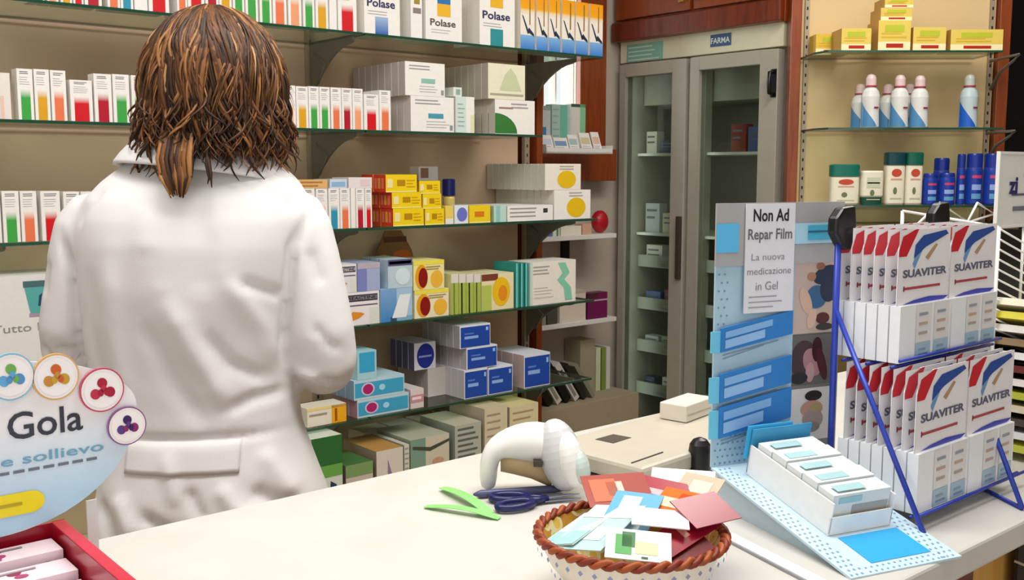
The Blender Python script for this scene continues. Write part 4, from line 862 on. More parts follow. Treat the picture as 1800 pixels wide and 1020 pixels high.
mb.obj('header',[PRINT],st)
mb=MB(); x0=nx(1303,500)[0]; x1=nx(1388,500)[0]; z0=nx(1340,548)[1]-ZC
mb.box(x0,x1,-.0075,-.0055,z0,zt-.001,'#dcdce2'); ww=x1-x0
kk=dict(y=-.0081)
mb.text('Non Ad',x0+ww*.14,zt-.024,.0155,'#26262a',w=ww*.72,bold=.02,**kk); mb.text('Repar Film',x0+ww*.04,zt-.048,.0135,'#6a666c',w=ww*.9,bold=.015,**kk)
mb.text('La nuova',x0+ww*.12,zt-.076,.009,'#8f8f96',w=ww*.68,**kk); mb.text('medicazione',x0+ww*.04,zt-.095,.009,'#85858e',w=ww*.9,**kk); mb.text('in Gel',x0+ww*.22,zt-.116,.011,'#85858e',w=ww*.45,**kk)
mb.lines(x0+ww*.08,x1-ww*.2,zt-.124,3,.007,.0016,'#9a96a0',**kk); mb.obj('title_card',[PRINT],st)
# three slanted blue header cards with tabs
for (ya,yb2,xe,xt) in ((576,618,1387,1246),(656,706,1384,1243),(714,768,1384,1243)):
    za=nx(1270,ya)[1]-ZC; zb2=nx(1270,yb2)[1]-ZC; xt0=nx(xt,ya)[0]; xe_=nx(xe,ya)[0]; sl=.018
    mb=MB(); mb.prism([(xt0,zb2),(.006,zb2),(.006,za-.004),(xt0,za-.004)],-.006,-.004,'#6cc4e4')
    mb.prism([(.006,zb2),(xe_,zb2+sl),(xe_,za+sl),(.006,za)],-.008,-.0045,'#2f7cc4'); h_=za-zb2
    mb.poly([(.012,zb2+h_*.15),(xe_*.62,zb2+h_*.15+sl*.62),(xe_*.62,zb2+h_*.5+sl*.62),(.012,zb2+h_*.5)],'#8fb8e4',y=-.0086)
    mb.poly([(.012,zb2+h_*.58),(xe_*.72,zb2+h_*.58+sl*.72),(xe_*.72,zb2+h_*.85+sl*.72),(.012,zb2+h_*.85)],'#7fb0e0',y=-.0086)
    for i in range(2): mb.poly([(.014,zb2-.006-i*.005),(xe_*(.85-.2*i),zb2-.006-i*.005+sl*.8),(xe_*(.85-.2*i),zb2-.0045-i*.005+sl*.8),(.014,zb2-.0045-i*.005)],'#7c98ac',y=-.0010)
    mb.obj('text_panel',[PRINT],st)
# sloping base card with dots and blue label
fpts=[(0,0)]; fb=NF.loc(fl); fc_=NF.loc(fr2); Lb=-(fb[1]+fc_[1])/2; Wb=.165; sl=math.atan2(.053,Lb)
bs=empty('x'); D.objects.remove(bs)
mb=MB(); mb.M=Matrix.Translation((0,0,.055))@Matrix.Rotation(sl,4,'X'); Lh=math.hypot(Lb,.05)
mb.box(0,Wb,-Lh,0,-.003,0,'#c3dcea')
for r in range(int(Lh/.009)):
    for cc_ in (0,1,2):
        for side in (0,1):
            x=(.003+cc_*.0075+(.0037 if r%2 else 0)) if side==0 else Wb-.028+cc_*.0085+(.004 if r%2 else 0)
            y=-Lh+.003+r*.009
            mb.add([(x,y,.0004),(x+.0028,y,.0004),(x+.0028,y+.003,.0004),(x,y+.003,.0004)],[(0,1,2,3)],'#7aa0c0')
x=.03
for r in range(2):
    for k in range(14): mb.add([(.03+k*.0085,-Lh+.003+r*.008,.0004),(.0326+k*.0085,-Lh+.003+r*.008,.0004),(.0326+k*.0085,-Lh+.0055+r*.008,.0004),(.03+k*.0085,-Lh+.0055+r*.008,.0004)],[(0,1,2,3)],'#7aa0c0')
mb.add([(.045,-Lh+.018,.0006),(.135,-Lh+.018,.0006),(.135,-Lh+.075,.0006),(.045,-Lh+.075,.0006)],[(0,1,2,3)],'#2fa8e4')
mb.obj('base_card',[PRINT],st)
# wedge under the base so it stands
mb=MB(); mb.prism([(0,0),(0,.049),(-Lb+.02,.002),(-Lb+.02,0)],0,Wb-.02,'#b8ccd8'); 
mb.v=[Vector((v.y+.01,v.x,v.z)) for v in mb.v]; mb.obj('base_wedge',[PRINT],st)
# white box tray on the slope
T=Matrix.Translation((0,0,.0555))@Matrix.Rotation(sl,4,'X')
mb=MB(); mb.M=T; tx0_,tx1_,ty0,ty1=.036,.132,-Lh+.082,-.028; th=.042
mb.box(tx0_,tx1_,ty0,ty1,0,.002,'#f2f2f0'); mb.box(tx0_,tx0_+.002,ty0,ty1,.002,th,'#f4f4f2'); mb.box(tx1_-.002,tx1_,ty0,ty1,.002,th,'#f4f4f2'); mb.box(tx0_,tx1_,ty0,ty0+.002,.002,th*.55,'#f4f4f2')
mb.box(tx0_,tx1_,ty1-.002,ty1,.002,th+.022,'#3f9ccc'); mb.obj('tray',[PRINT],st)
mb=MB(); mb.M=T; mb.box(tx0_-.006,tx1_-.03,ty1+.001,ty1+.003,.022,.068,'#37a8dc'); mb.rect(tx0_,tx1_-.04,.03,.055,'#78c0e0',y=ty1+.0004); mb.obj('blue_flap',[PRINT],st)
for i in range(5):
    y=ty0+.006+i*.030
    if y+.028>ty1-.004: break
    mb=MB(); mb.box(.0,tx1_-tx0_-.008,0,.0275,0,.046+.002*(i%2),'#dfe6e6'); w_=tx1_-tx0_-.008
    mb.add([(w_*.1,.004,.0486),(w_*.6,.004,.0486),(w_*.6,.018,.0486),(w_*.1,.018,.0486)],[(0,1,2,3)],'#a8ccd0'); mb.rect(w_*.35,w_*.98,.012,.030,'#a8a8a6'); mb.rect(w_*.1,w_*.5,.034,.042,'#a0ccd4')
    o=mb.obj('gel_box'); M=st.matrix_world if False else (Matrix.Translation(NF.P(0,0,ZC))@Matrix.Rotation(wa,4,'Z'))@T@Matrix.Translation((tx0_+.004,y,.003)); o.matrix_world=M
    tag(o,f'white and pale teal gel box, {ORD[i]} from the front in the blue stand tray','box','gel boxes in the tray')
# --- grey picture rack beside it
px0=W1+.004; zz0=nx(1430,772)[1]-ZC; 
pr=tag(empty('picture_board',NF.P(px0,.012,ZC),wa),'tall grey board with three photo prints beside the light blue stand','board')
bw_=nx(1478,500,.012)[0]-px0; bh=nx(1430,462,.012)[1]-ZC
mb=MB(); mb.box(0,bw_,0,.004,0,bh,'#8d8d88'); mb.obj('board',[PRINT],pr)
def pic(ya,yb2,bg,items,nm):
    za=nx(1430,ya,.012)[1]-ZC; zb2=nx(1430,yb2,.012)[1]-ZC; x0=.002; x1=bw_-.010; mb=MB()
    mb.box(x0,x1,-.002,-.0005,zb2,za,bg); w_=x1-x0; h_=za-zb2
    for (cx,cz,rx,rz,c_,ro) in items: mb.disc(x0+cx*w_,zb2+cz*h_,rx*w_,rz*h_,c_,y=-.0024-.0002*len(mb.f)/10,rot=ro)
    mb.obj('photo_print',[PRINT],pr)
pic(458,585,'#cdb9ae',[(.75,.8,.3,.12,'#243450',.3),(.55,.5,.24,.16,'#3a6a98',0),(.42,.78,.1,.06,'#b88468',0),(.62,.92,.1,.05,'#a06c58',0),(.82,.6,.2,.18,'#2a3450',0),(.3,.45,.12,.2,'#dcb8a4',.4),(.7,.2,.16,.08,'#5c2c30',0),(.45,.2,.1,.14,'#e0c0ac',-.3),(.75,.08,.2,.05,'#3c3c38',0)],'')
pic(588,675,'#6c6c6a',[(.3,.5,.3,.4,'#4a3a40',0),(.5,.45,.2,.3,'#b88890',.5),(.6,.7,.12,.25,'#3c1420',0),(.72,.4,.1,.35,'#501c2c',.3),(.45,.25,.1,.2,'#c8a0a4',0),(.2,.15,.2,.12,'#2c3034',0)],'')
pic(681,772,'#e2e0dc',[(.55,.85,.2,.1,'#1c1c1c',0),(.52,.6,.26,.16,'#c89484',0),(.55,.4,.24,.2,'#a89490',0),(.6,.62,.14,.08,'#b0a070',0),(.52,.25,.2,.1,'#8c8480',0)],'')
# ================================================================= BLUE WIRE RACK WITH HANGING PACKS
zf=ZC+.02
lo=CP_(1602,905,zf); SF=Frame(lo.x,lo.y,ANG)
def sx(px,py,t=0): return SF.hit(px,py,t)
UP=.045
lw=sx(1690,870)[0]; 
rk=tag(empty('wire_display_rack',SF.P(0,0,ZC),ANG),'blue wire counter rack holding two tiers of white toothbrush packs','rack')
zu=sx(1573,640,UP)[1]; su=sx(1573,600,UP)[0]; uw=sx(1661,600,UP)[0]-su; hu=sx(1573,407,UP)[1]-zu; hl=sx(1605,660)[1]-zf
def d_sui(mb,w,h,d,hl):
    cz=h*.43
    mb.rect(0,w,cz,h,'#ece9ea',y=-.0005)
    mb.poly([(0,h*.80),(0,h*.85),(w*.06,h*.95),(w*.3,h),(w*.36,h),(w*.14,h*.80)],'#cc2430',y=-.001)
    mb.poly([(w*.28,h*.78),(w*.5,h*.86),(w*.95,h*.95),(w*.9,h*.98),(w*.45,h*.95),(w*.3,h*.88)],'#2a4f9c',y=-.0012)
    mb.poly([(w*.26,h*.74),(w*.36,h*.84),(w*.46,h*.86),(w*.3,h*.7)],'#6c9cc8',y=-.0011)
    mb.poly([(w*.5,h*.78),(w*.7,h*.88),(w*.74,h*.87),(w*.56,h*.76)],'#b8946c',y=-.0013)
    mb.text('SUAVITER',w*.08,h*.64,h*.055,'#5c6074',w=w*.86,bold=.03,y=-.0015)
    mb.rect(w*.12,w*.82,h*.545,h*.565,'#b04850',y=-.0012); mb.rect(w*.1,w*.12,h*.535,h*.575,'#802030',y=-.0012)
    mb.poly([(w*.1,cz+h*.005),(w*.9,cz+h*.005),(w,cz+h*.03),(w*.6,cz+h*.045),(w*.3,cz+h*.03)],'#4448b0',y=-.0014)
def pack(first,t,x,z,w,h,label,grp):
    e=tag(empty('toothbrush_pack',SF.P(x,t,z),ANG),label,'pack',grp)
    cz=h*.43
    mb=MB(); mb.prism([(0,cz),(w,cz),(w,h*.97),(w*.96,h),(w*.3,h),(w*.06,h*.95),(0,h*.85)],0,.0012,'#ebe8ea')
    d_sui(mb,w,h,.01,cz) ; mb.obj('card',[PRINT],e)
    mb=MB(); mb.box(0,w,-.006,.0085,0,cz,'#eef0f2')
    for i in range(2):
        x0=w*(.3+.36*i); mb.rect(x0,x0+w*.3,cz*.02,cz*.3,'#a4c0d0',y=-.0066); mb.rect(x0,x0+w*.3,cz*.32,cz*.98,'#e4e2e0',y=-.0066)
        for k in range(3): mb.rect(x0+w*.05,x0+w*.22,cz*(.45+.17*k),cz*(.5+.17*k),('#b4a49c','#c4a890','#98a0a8')[k],y=-.0072)
        mb.rect(x0+w*.06,x0+w*.24,cz*.08,cz*.11,'#7890a8',y=-.0072); mb.rect(x0+w*.06,x0+w*.2,cz*.16,cz*.2,'#8aa0b4',y=-.0072)
    mb.obj('pocket_box',[PRINT],e); return e
PT=.0165
proto=None
for tier,(s0,z0,t0,w_,h_,n) in dict(upper=(su,zu,UP,uw,hu,6),lower=(0,zf,0,lw,hl,7)).items():
    for cidx in (0,1):
        for r in range(n):
            lb=f'{"left" if cidx==0 else "right"} column toothbrush pack, {tier} tier, '+('foremost' if r==0 else ORD[r]+' from the front')
            x=s0+cidx*(w_+.004)
            if r==0: pr0=pack(0,t0,x,z0+.001,w_,h_,lb,f'{tier} tier of white toothbrush packs')
            else: dup(pr0,SF.P(x,t0+r*PT,z0+.001),lb)
# rack frame: two side panels of bent wire, shelves of wire, back header caps
def RW(*pts,r=.0028,nm='wire',m=BLUEW):
    mb=MB(); mb.tube([Vector(p) for p in pts],r,8); return mb.obj(nm,[m],rk)
ww=max(2*lw,su+2*uw)+.012
xl,xr=-.006+min(0,su)*0,ww
yb3=.125; foL=SF.loc(atZ(1629,952,ZC+.003)); foR=SF.loc(atZ(1797,894,ZC+.003)); xP=sx(1467,600,.125)[0]
def side(x,nm,fo):
    zt_=zu-ZC+hu*.98
    RW((fo[0],fo[1],.003),(x,yb3,sx(1462,545,yb3)[1]-ZC),nm='side_wire',r=.0035)
    RW((x,yb3,zt_),(x,yb3,.15),(x,yb3,.003),nm='rear_post',r=.0045)
    RW((fo[0],fo[1],.003),(x,yb3,.003),nm='foot_wire')
xL=xP
side(xP,'',foL); side(ww,'',foR)
for y in (-.0,.03,.07,.11): RW((-.004,y,.017),(ww,y,.017),nm='tray_wire',r=.0022)
for y in (UP,UP+.035,UP+.07): RW((su-.006,y,zu-ZC-.004),(ww,y,zu-ZC-.004),nm='tray_wire',r=.0022)
RW((-.004,-.012,.022),(ww,-.012,.022),nm='front_wire',r=.0022); RW((su-.006,UP-.011,zu-ZC+.006),(ww,UP-.011,zu-ZC+.006),nm='front_wire',r=.0022)
for x in (xP+.012,ww-.02):
    zt_=zu-ZC+hu*1.0; mb=MB(); mb.M=Matrix.Translation((x,yb3,zt_)); 
    mb.prism([(-.028,.014),(-.012,.028),(.016,.030),(.020,.004),(.008,-.03),(-.012,-.024),(-.028,-.006)],-.008,.008); mb.obj('end_cap',[BLACKP],rk,bevel=.004)
# ================================================================= GOLA DISPLAY (left foreground)
GP=atY(100,750,.95); GF=Frame(GP.x,GP.y,ANG)
def gx(px,py,t=0): return GF.hit(px,py,t)
cx,cz=gx(-20,750); rx=gx(242,750)[0]-cx; rz=gx(0,750)[1]-gx(0,948)[1]
gs=tag(empty('round_counter_sign',GF.P(cx,0,0),ANG),'round pale blue sign lettered Gola with fruit badges on the red tray','sign')
mb=MB(); n=64; rtop=gx(0,638)[1]-cz; el=[(rx*math.cos(2*pi*i/n),cz+(rz if i>n/2 else rtop)*math.sin(2*pi*i/n)) for i in range(n)]
mb.prism(el,0,.004,'#ddebf5')
def mixc(a,b,t): return tuple(a[i]+(b[i]-a[i])*t for i in range(3))
def hw_(z_): r_=(rz if z_<cz else rtop); return rx*math.sqrt(max(0,1-((z_-cz)/r_)**2))*.999
def gc(z_): t=min(1,max(0,(z_-(cz-rz*.75))/(rz*.75))); return mixc((.70,.86,.95),(.945,.95,.955),t)
NS=28
for i in range(NS):
    za=cz-rz+(rz+rtop)*i/NS; zb9=cz-rz+(rz+rtop)*(i+1)/NS
    mb.add([(-hw_(za),-.0004,za),(hw_(za),-.0004,za),(hw_(zb9),-.0004,zb9),(-hw_(zb9),-.0004,zb9)],[(0,1,2,3)],'#ffffff',cols=[gc(za),gc(za),gc(zb9),gc(zb9)])
def gtxt(s,px,py,px1,hpx,col,bold=.01):
    x,z=gx(px,py); x1,_=gx(px1,py); hh=gx(px,py-hpx)[1]-z; mb.text(s,x-cx,z,hh,col,y=-.0012,w=x1-x,bold=bold)
gtxt('& Gola',-55,785,147,47,'#303440',.012); gtxt('e sollievo',1,822,183,17,'#6fa8c4',.012)
x,z=gx(-60,848); x1,_=gx(178,848)
for i in range(9): mb.rect(x-cx+(x1-x)*i/9,x-cx+(x1-x)*(i+.75)/9,z,z+.0028,'#6c7480',y=-.001)
a=gx(-90,905); b=gx(78,875); h_=.012
hzz=gx(40,862)[1]-gx(40,905)[1]; zc_=gx(40,884)[1]
pl=[]
for i in range(12): q=-pi/2+pi*i/11; pl.append((b[0]-cx-.012+.012*math.cos(q),zc_+hzz/2*.9*math.sin(q)))
pl+=[(-rx*.7,zc_+hzz*.45),(-rx*.7,zc_-hzz*.45)]
mb.poly(pl,'#f2e21c',y=-.0012); mb.rect(-.0,b[0]-cx-.02,zc_-.0015,zc_+.0015,'#b8a810',y=-.0016)
mb.obj('sign_board',[GLOSSP],gs)
for (px,py,r_,ring,cols_) in ((18,662,42,'#8cc8e4',('#6cb04c','#5ca8dc','#4c90cc')),(97,662,41,'#e8b468',('#d06020','#c88c2c','#c8a028')),(178,685,39,'#d0506c',('#b01838','#c02c48','#a81838')),(222,748,34,'#94609c',('#3c2060','#5c3c88','#8c2c64'))):
    x,z=gx(px,py,-.002); rr_=gx(px+r_,py,-.002)[0]-x; rz_=gx(px,py-r_,-.002)[1]-z; mb=MB(); R_=(rr_+rz_)/2
    c=[(x-cx+rr_*math.cos(2*pi*i/32),z+rz_*math.sin(2*pi*i/32)) for i in range(32)]
    mb.prism(c,-.0045,-.002,ring); mb.disc(x-cx,z,rr_*.93,rz_*.93,'#f3efee',y=-.005,n=32); mb.disc(x-cx,z,rr_*.80,rz_*.80,'#f8f6f4',y=-.0053,n=32)
    for k,(ox,oz) in enumerate(((.0,.32),(-.32,-.15),(.34,-.12))):
        mb.disc(x-cx+ox*rr_,z+oz*rz_,rr_*.22,rz_*.24,cols_[k],y=-.0057,rot=.4); mb.disc(x-cx+ox*rr_*.4+rr_*.05,z+oz*rz_*.4-rz_*.05,rr_*.13,rz_*.17,cols_[(k+1)%3],y=-.0060)
    mb.obj('fruit_badge',[GLOSSP],gs)
x,z=gx(160,890,.004); mb=MB(); mb.box(x-cx-.004,x-cx+.006,.0045,.0065,.924-.0,gx(160,880,.004)[1]); mb.obj('support_strip',[mat('clear_plastic','#d8dcdc',.2)],gs)
# red tray
zt=gx(100,916,.008)[1]; xr_=gx(112,916,.008)[0]
tr=tag(empty('cardboard_tray',GF.P(0,.008,ZC+.0006),ANG),'red cardboard tray of pink sweet packets in the left foreground','tray')
hT=zt-ZC; xl_=xr_-.30; dp=.20
mb=MB(); mb.box(xl_,xr_,-dp,0,0,.003,'#b00c28')
mb.box(xr_-.012,xr_,-dp,0,.003,hT,'#c8102c',fc={3:'#a80c24'}); mb.box(xl_,xl_+.012,-dp,0,.003,hT,'#c8102c'); mb.box(xl_,xr_,-.003,0,.003,hT,'#a80c24'); mb.box(xl_,xr_,-dp,-dp+.003,.003,hT*.6,'#c8102c')
mb.obj('tray',[GLOSSP],tr,bevel=.001)
k=0
for r in range(4):
    for cc_ in range(3):
        w_=.088; x=xl_+.013+cc_*.0915; y=-.012-.038-r*.042; h_=hT*(.86-.06*r)
        mb=MB(); mb.box(0,w_,0,.036,0,h_,'#f0dce4'); 
        for j in range(5):
            ox=rr.random()*.07+.008; oy=rr.random()*.026+.004
            mb.add([(ox+.006*math.cos(q),oy+.0045*math.sin(q),h_+.0005) for q in [2*pi*i/10 for i in range(10)]],[tuple(range(10))],('#b0306c','#8c1c3c','#d86c9c')[j%3])
        mb.add([(.004,.026,h_+.0007),(.06,.026,h_+.0007),(.06,.030,h_+.0007),(.004,.030,h_+.0007)],[(0,1,2,3)],'#9c8c90')
        for j in range(6): mb.disc(.01+rr.random()*(w_-.02),h_*(.3+.6*rr.random()),.006,.006,('#b0306c','#8c1c3c','#d86c9c')[j%3],y=-.0008-.0001*j)
        k+=1; tag(mb.obj('sweet_packet',[GLOSSP],loc=GF.P(x,.008+y,ZC+.005),rot=ANG),f'pink and white sweet packet, {("back","second","third","front")[r]} row, {("left","middle","right")[cc_]} column of the red tray','packet','sweet packets in the red tray')
# ================================================================= WHITE WIRE MAGAZINE RACK AND SIGN
WF=Frame(*(lambda p:(p.x,p.y))(atY(1745,600,1.58)),ANG)
def wx(px,py,t=0): return WF.hit(px,py,t)
wr=tag(empty('magazine_rack',WF.P(0,0,ZC),ANG),'white wire magazine rack standing on the counter behind the toothbrush packs','rack')
def WR(*pts,r=.0022): 
    mb=MB(); mb.tube([Vector(p) for p in pts],r,7); return mb.obj('wire',[WHITEM],wr)
ztop=wx(1745,400)[1]-ZC
WR((0,0,.002),(0,0,ztop),r=.003); WR((.34,0,.002),(.34,0,ztop-.09),r=.003); WR((0,.16,.002),(0,.16,ztop+.02),r=.003); WR((.34,.16,.002),(.34,.16,ztop),r=.003)
for i in range(12):
    z=ztop-.004-i*.0155
    if z>.01: WR((0,-.003,z),(.17,-.003,z-.05),(.34,-.003,z-.10),r=.0016)
WR((0,0,ztop),(0,.16,ztop+.02)); WR((.34,0,.01),(0,0,.01)); WR((0,.0,.012),(0,.16,.012)); WR((.34,0,.012),(.34,.16,.012)); WR((0,.16,.012),(.34,.16,.012))
mb=MB(); mb.prism([(.006,.02),(.334,.02),(.334,ztop-.02),(.006,ztop-.004)],.056,.062); mb.obj('black_back',[BLACKP],wr)
# triangular wire hooks at the top left
for (pts) in (((1612,395),(1652,357),(1704,392),(1612,395)),((1700,392),(1718,357),(1748,376),(1700,392))):
    P=[]
    for p in pts: s_,z_=wx(*p,.1); P.append((s_,.1,z_-ZC))
    WR(*P)
s_,z_=wx(1618,398,.1); WR((s_,.1,z_-ZC),(0,.1,ztop-.0)); 
# magazines fanned in the rack, edges sloping down to the right
mcols=['#e8e4cc','#dcd04c','#e0dcd4','#8c7458','#e4e4e0','#6c2c28','#e8e0dc','#b4bc3c','#d8ccb0','#4c443c','#e4e4e8','#c8c848']
mn='cream,lemon,light grey,brown,white,maroon,pinkish white,lime,sand,charcoal,cool white,mustard'.split(',')
for i in range(12):
    z=wx(1745,522)[1]-ZC-.012-i*.0208
    if z<.014: break
    mb=MB(); mb.M=Matrix.Rotation(math.radians(17*min(1,z/.24)),4,'Y'); mb.box(0,.325,0,.155,0,.011,mcols[i],fc={0:'#dcd8cc' if i%2 else mcols[i]})
    for k in range(6): 
        x0=.01+k*.052; mb.rect(x0,x0+.03+.01*(k%2),.003,.008,('#8c6c50','#5c5448','#c8a050')[(k+i)%3],y=-.0005)
    tag(mb.obj('magazine',loc=WF.P(.006,-.105,ZC+z),rot=ANG),f'{mn[i]} magazine lying tilted in the white wire rack','magazine','magazines in the wire rack')
# sign on the rack
s0,zt_=wx(1759,266,.02); zb2=wx(1759,402,.02)[1]; W_=.125; hS=zt_-zb2
sg=tag(empty('price_sign',WF.P(s0,.02,zb2),ANG),'white framed sign lettered zi above the magazine rack','sign')
mb=MB(); f_=.004; mb.box(0,W_,0,.006,0,f_); mb.box(0,W_,0,.006,hS-f_,hS); mb.box(0,f_,0,.006,f_,hS-f_); mb.box(W_-f_,W_,0,.006,f_,hS-f_); mb.obj('frame',[WHITEM],sg)
mb=MB(); mb.box(f_,W_-f_,.001,.004,f_,hS-f_,'#dcdcd4'); a=wx(1773,340,.02); mb.text('zi',a[0]-s0,a[1]-zb2,.026,'#2a2c66',w=.031,bold=.035,y=-.0003)
mb.rect(a[0]-s0+.018,W_-.02,hS*.22,hS*.28,'#70707c',y=.0002); mb.rect(a[0]-s0+.012,W_-.02,hS*.42,hS*.45,'#5c5c74',y=.0002); mb.disc(W_*.8,hS*.7,.012,.010,'#8c8c94',y=.0002); mb.obj('board',[PRINT],sg)
mb=MB(); mb.tube([(.01,.003,0),(.01,.003,-.03)],.0025,6); mb.tube([(W_-.02,.003,0),(W_-.02,.003,-.14)],.0025,6); mb.obj('sign_support',[WHITEM],sg)
# small wire basket hooked on the counter front at the right
s0,t0=SH.loc(atZ(1770,945,ZC-.05)); 
wb_=tag(empty('wire_basket',SH.P(s0,tN,ZC),ANG),'white wire leaflet basket fixed to the counter front at the right','basket')
for i in range(7):
    mb=MB(); z=-.05-i*.03; mb.tube([(0,.0345,z),(0,-.05,z-.012),(.02,-.06,z-.014),(.18,-.06,z-.014)],.002,7); mb.obj('wire',[WHITEM],wb_)
mb=MB(); mb.tube([(.02,-.058,-.04),(.02,-.06,-.26)],.0025,7); mb.obj('wire',[WHITEM],wb_); mb=MB(); mb.box(0,.2,.030,.0345,-.26,-.04); mb.obj('black_back',[BLACKP],wb_)
# ================================================================= THE PHARMACIST
from mathutils.bvhtree import BVHTree
YP=1.75
def PX(px,py,dy=0): 
    p=atY(px,py,YP); return Vector((p.x,YP+dy,p.z))
base=PX(375,600); base.z=0
person=tag(empty('person',base,0),'person seen from behind in a white lab coat with wavy brown hair, facing the shelves','person')
def remesh(mb,name,voxel,smooth=6):
    me=mb.mesh('tmp',[PRINT],True); o=D.objects.new('tmp',me); COL.objects.link(o)
    r=o.modifiers.new('r','REMESH'); r.mode='VOXEL'; r.voxel_size=voxel
    s_=o.modifiers.new('s','SMOOTH'); s_.iterations=smooth; s_.factor=.5
    bpy.context.view_layer.update()
    me2=D.meshes.new_from_object(o.evaluated_get(bpy.context.evaluated_depsgraph_get())); me2.name=name
    D.objects.remove(o); me2.materials.clear(); return me2
def sell(xl,xr,py,dy,hd,e_=2.4,n=60,zoff=0):
    a=PX(xl,py,dy); b=PX(xr,py,dy); cx,w=(a.x+b.x)/2,(b.x-a.x)/2; z=a.z+zoff
    return [(cx+w*math.copysign(abs(math.cos(q))**(2/e_),math.cos(q)),YP+dy+hd*math.copysign(abs(math.sin(q))**(2/e_),math.sin(q)),z) for q in [2*pi*i/n for i in range(n)]]
# --- coat
mb=MB()
R_=[(262,262,440,.03,.060),(280,232,470,.025,.075),(300,205,505,.02,.09),(322,180,527,.012,.105),(350,158,540,.005,.118),(385,148,545,0,.125),(430,146,540,-.002,.13),(500,148,525,0,.13),(570,152,515,.005,.125),(640,160,512,.008,.12),(700,172,518,.006,.118),(745,186,526,.004,.12),(800,186,548,.0,.132),(860,180,572,-.004,.145),(930,168,590,-.005,.155),(1050,155,600,-.003,.16),(1200,150,606,0,.16),(1290,148,608,0,.158)]
mb.loft([sell(xl,xr,py,dy,hd) for py,xl,xr,dy,hd in R_][::-1])
def armtube(P,n=20):
    mb.tube([PX(a,b,c) for a,b,c,r in P],[r for a,b,c,r in P],n)
armtube([(190,352,0,.02),(172,372,0,.046),(152,405,0,.053),(138,455,.0,.050),(128,520,.0,.049),(121,575,.0,.050),(119,615,.01,.050),(124,640,.06,.046),(140,650,.14,.043),(170,650,.22,.042)])
armtube([(500,345,0,.02),(514,365,0,.048),(526,400,0,.056),(540,455,.0,.056),(553,520,.0,.056),(564,580,.0,.058),(567,628,.01,.059),(562,652,.05,.054),(548,662,.13,.047),(522,664,.22,.045)])
cm=remesh(mb,'coat',.0075,8)
strokes=[]
def fold(pts,w,amp):
    P=[PX(*p) for p in pts]
    for a,b in zip(P,P[1:]): strokes.append((a.x,a.z,b.x,b.z,w*.00097,amp*.001,(P[0].x,P[0].z)))
FOLDS=[([(128,405),(146,460),(152,540),(157,640)],8,-11),([(556,365),(528,430),(517,520),(506,600),(508,650)],8,-12),
 ([(330,500),(380,600),(440,705)],20,9),([(290,540),(350,660),(400,730)],16,-6),([(430,470),(480,560),(500,640)],16,7),([(450,480),(500,505),(512,520)],9,-8),
 ([(420,700),(470,680),(515,676)],10,-9),([(470,820),(505,842),(545,862)],12,-10),([(455,850),(500,880),(530,900)],14,8),([(290,855),(350,890),(400,905)],12,-9),([(212,845),(235,880),(262,935)],12,-11),([(250,830),(290,900)],16,7),([(370,815),(402,870)],10,-7),([(420,810),(470,880)],14,7),
 ([(112,605),(140,612),(158,640)],8,-9),([(85,600),(110,640)],8,-6),([(200,450),(190,560),(215,680)],18,-5),([(240,430),(240,560),(262,700)],20,6),([(560,655),(600,670),(615,660)],7,-7),([(520,640),(560,655),(600,690)],8,6),
 ([(560,560),(590,600),(610,612)],9,-5),([(380,340),(400,420),(390,520)],22,-4),([(300,350),(300,440)],24,3),([(555,430),(575,500)],10,-5),([(100,450),(92,520)],10,-5),([(390,560),(430,620),(500,660)],12,-7),([(190,740),(300,744),(400,742),(520,738)],7,-6),([(330,760),(360,850)],14,5),([(480,760),(540,850)],14,6),([(215,330),(180,370),(165,400)],8,-4),([(490,330),(530,365)],8,-4)]
for f in FOLDS: fold(*f)
nV=len(cm.vertices); co=np.empty(nV*3); cm.vertices.foreach_get('co',co); co=co.reshape(-1,3)
no=np.empty(nV*3); cm.vertices.foreach_get('normal',no); no=no.reshape(-1,3)
back=np.clip(-no[:,1]*1.6+.2,0,1); disp=np.zeros(nV)
for i,f in enumerate(FOLDS):
    P=[PX(*p) for p in f[0]]; best=np.full(nV,9.)
    tot=sum((b-a).length for a,b in zip(P,P[1:])); acc=0; tt=np.zeros(nV)
    for a,b in zip(P,P[1:]):
        dx_,dz_=b.x-a.x,b.z-a.z; L2=dx_*dx_+dz_*dz_; t=np.clip(((co[:,0]-a.x)*dx_+(co[:,2]-a.z)*dz_)/L2,0,1)
        d_=np.hypot(co[:,0]-a.x-t*dx_,co[:,2]-a.z-t*dz_); m_=d_<best; best=np.where(m_,d_,best); tt=np.where(m_,(acc+t*math.sqrt(L2))/tot,tt); acc+=math.sqrt(L2)
    env=np.clip(np.sin(np.clip(tt,.02,.98)*pi)*1.6,.15,1)
    disp+=f[2]*.001*np.exp(-(best/(f[1]*.00097))**2)*env
disp*=back*1.25
nz=np.array([noise.noise((c[0]*9,c[1]*9,c[2]*4))*.0045+noise.noise((c[0]*16+5,c[1]*16,c[2]*9))*.0014 for c in co])
co+=no*(disp+nz)[:,None]; co-=np.array(base)
cm.vertices.foreach_set('co',co.ravel()); cm.polygons.foreach_set('use_smooth',[True]*len(cm.polygons)); cm.update()
COATM=mat('white_coat_cotton','#e0dedd',.8,var=.02,scale=8,bump=.08,bscale=500,spec=.25)
cm.materials.append(COATM)
coat=D.objects.new('lab_coat',cm); COL.objects.link(coat); coat.parent=person; coat['label']='white cotton lab coat'
bv=BVHTree.FromPolygons([tuple(v.co) for v in cm.vertices],[tuple(p.vertices) for p in cm.polygons])
def onback(px,py,off=.002):
    p=PX(px,py)-base; h=bv.ray_cast(Vector((p.x,-1,p.z)),Vector((0,1,0)))
    return (h[0]+Vector((0,-off,0))) if h[0] else None
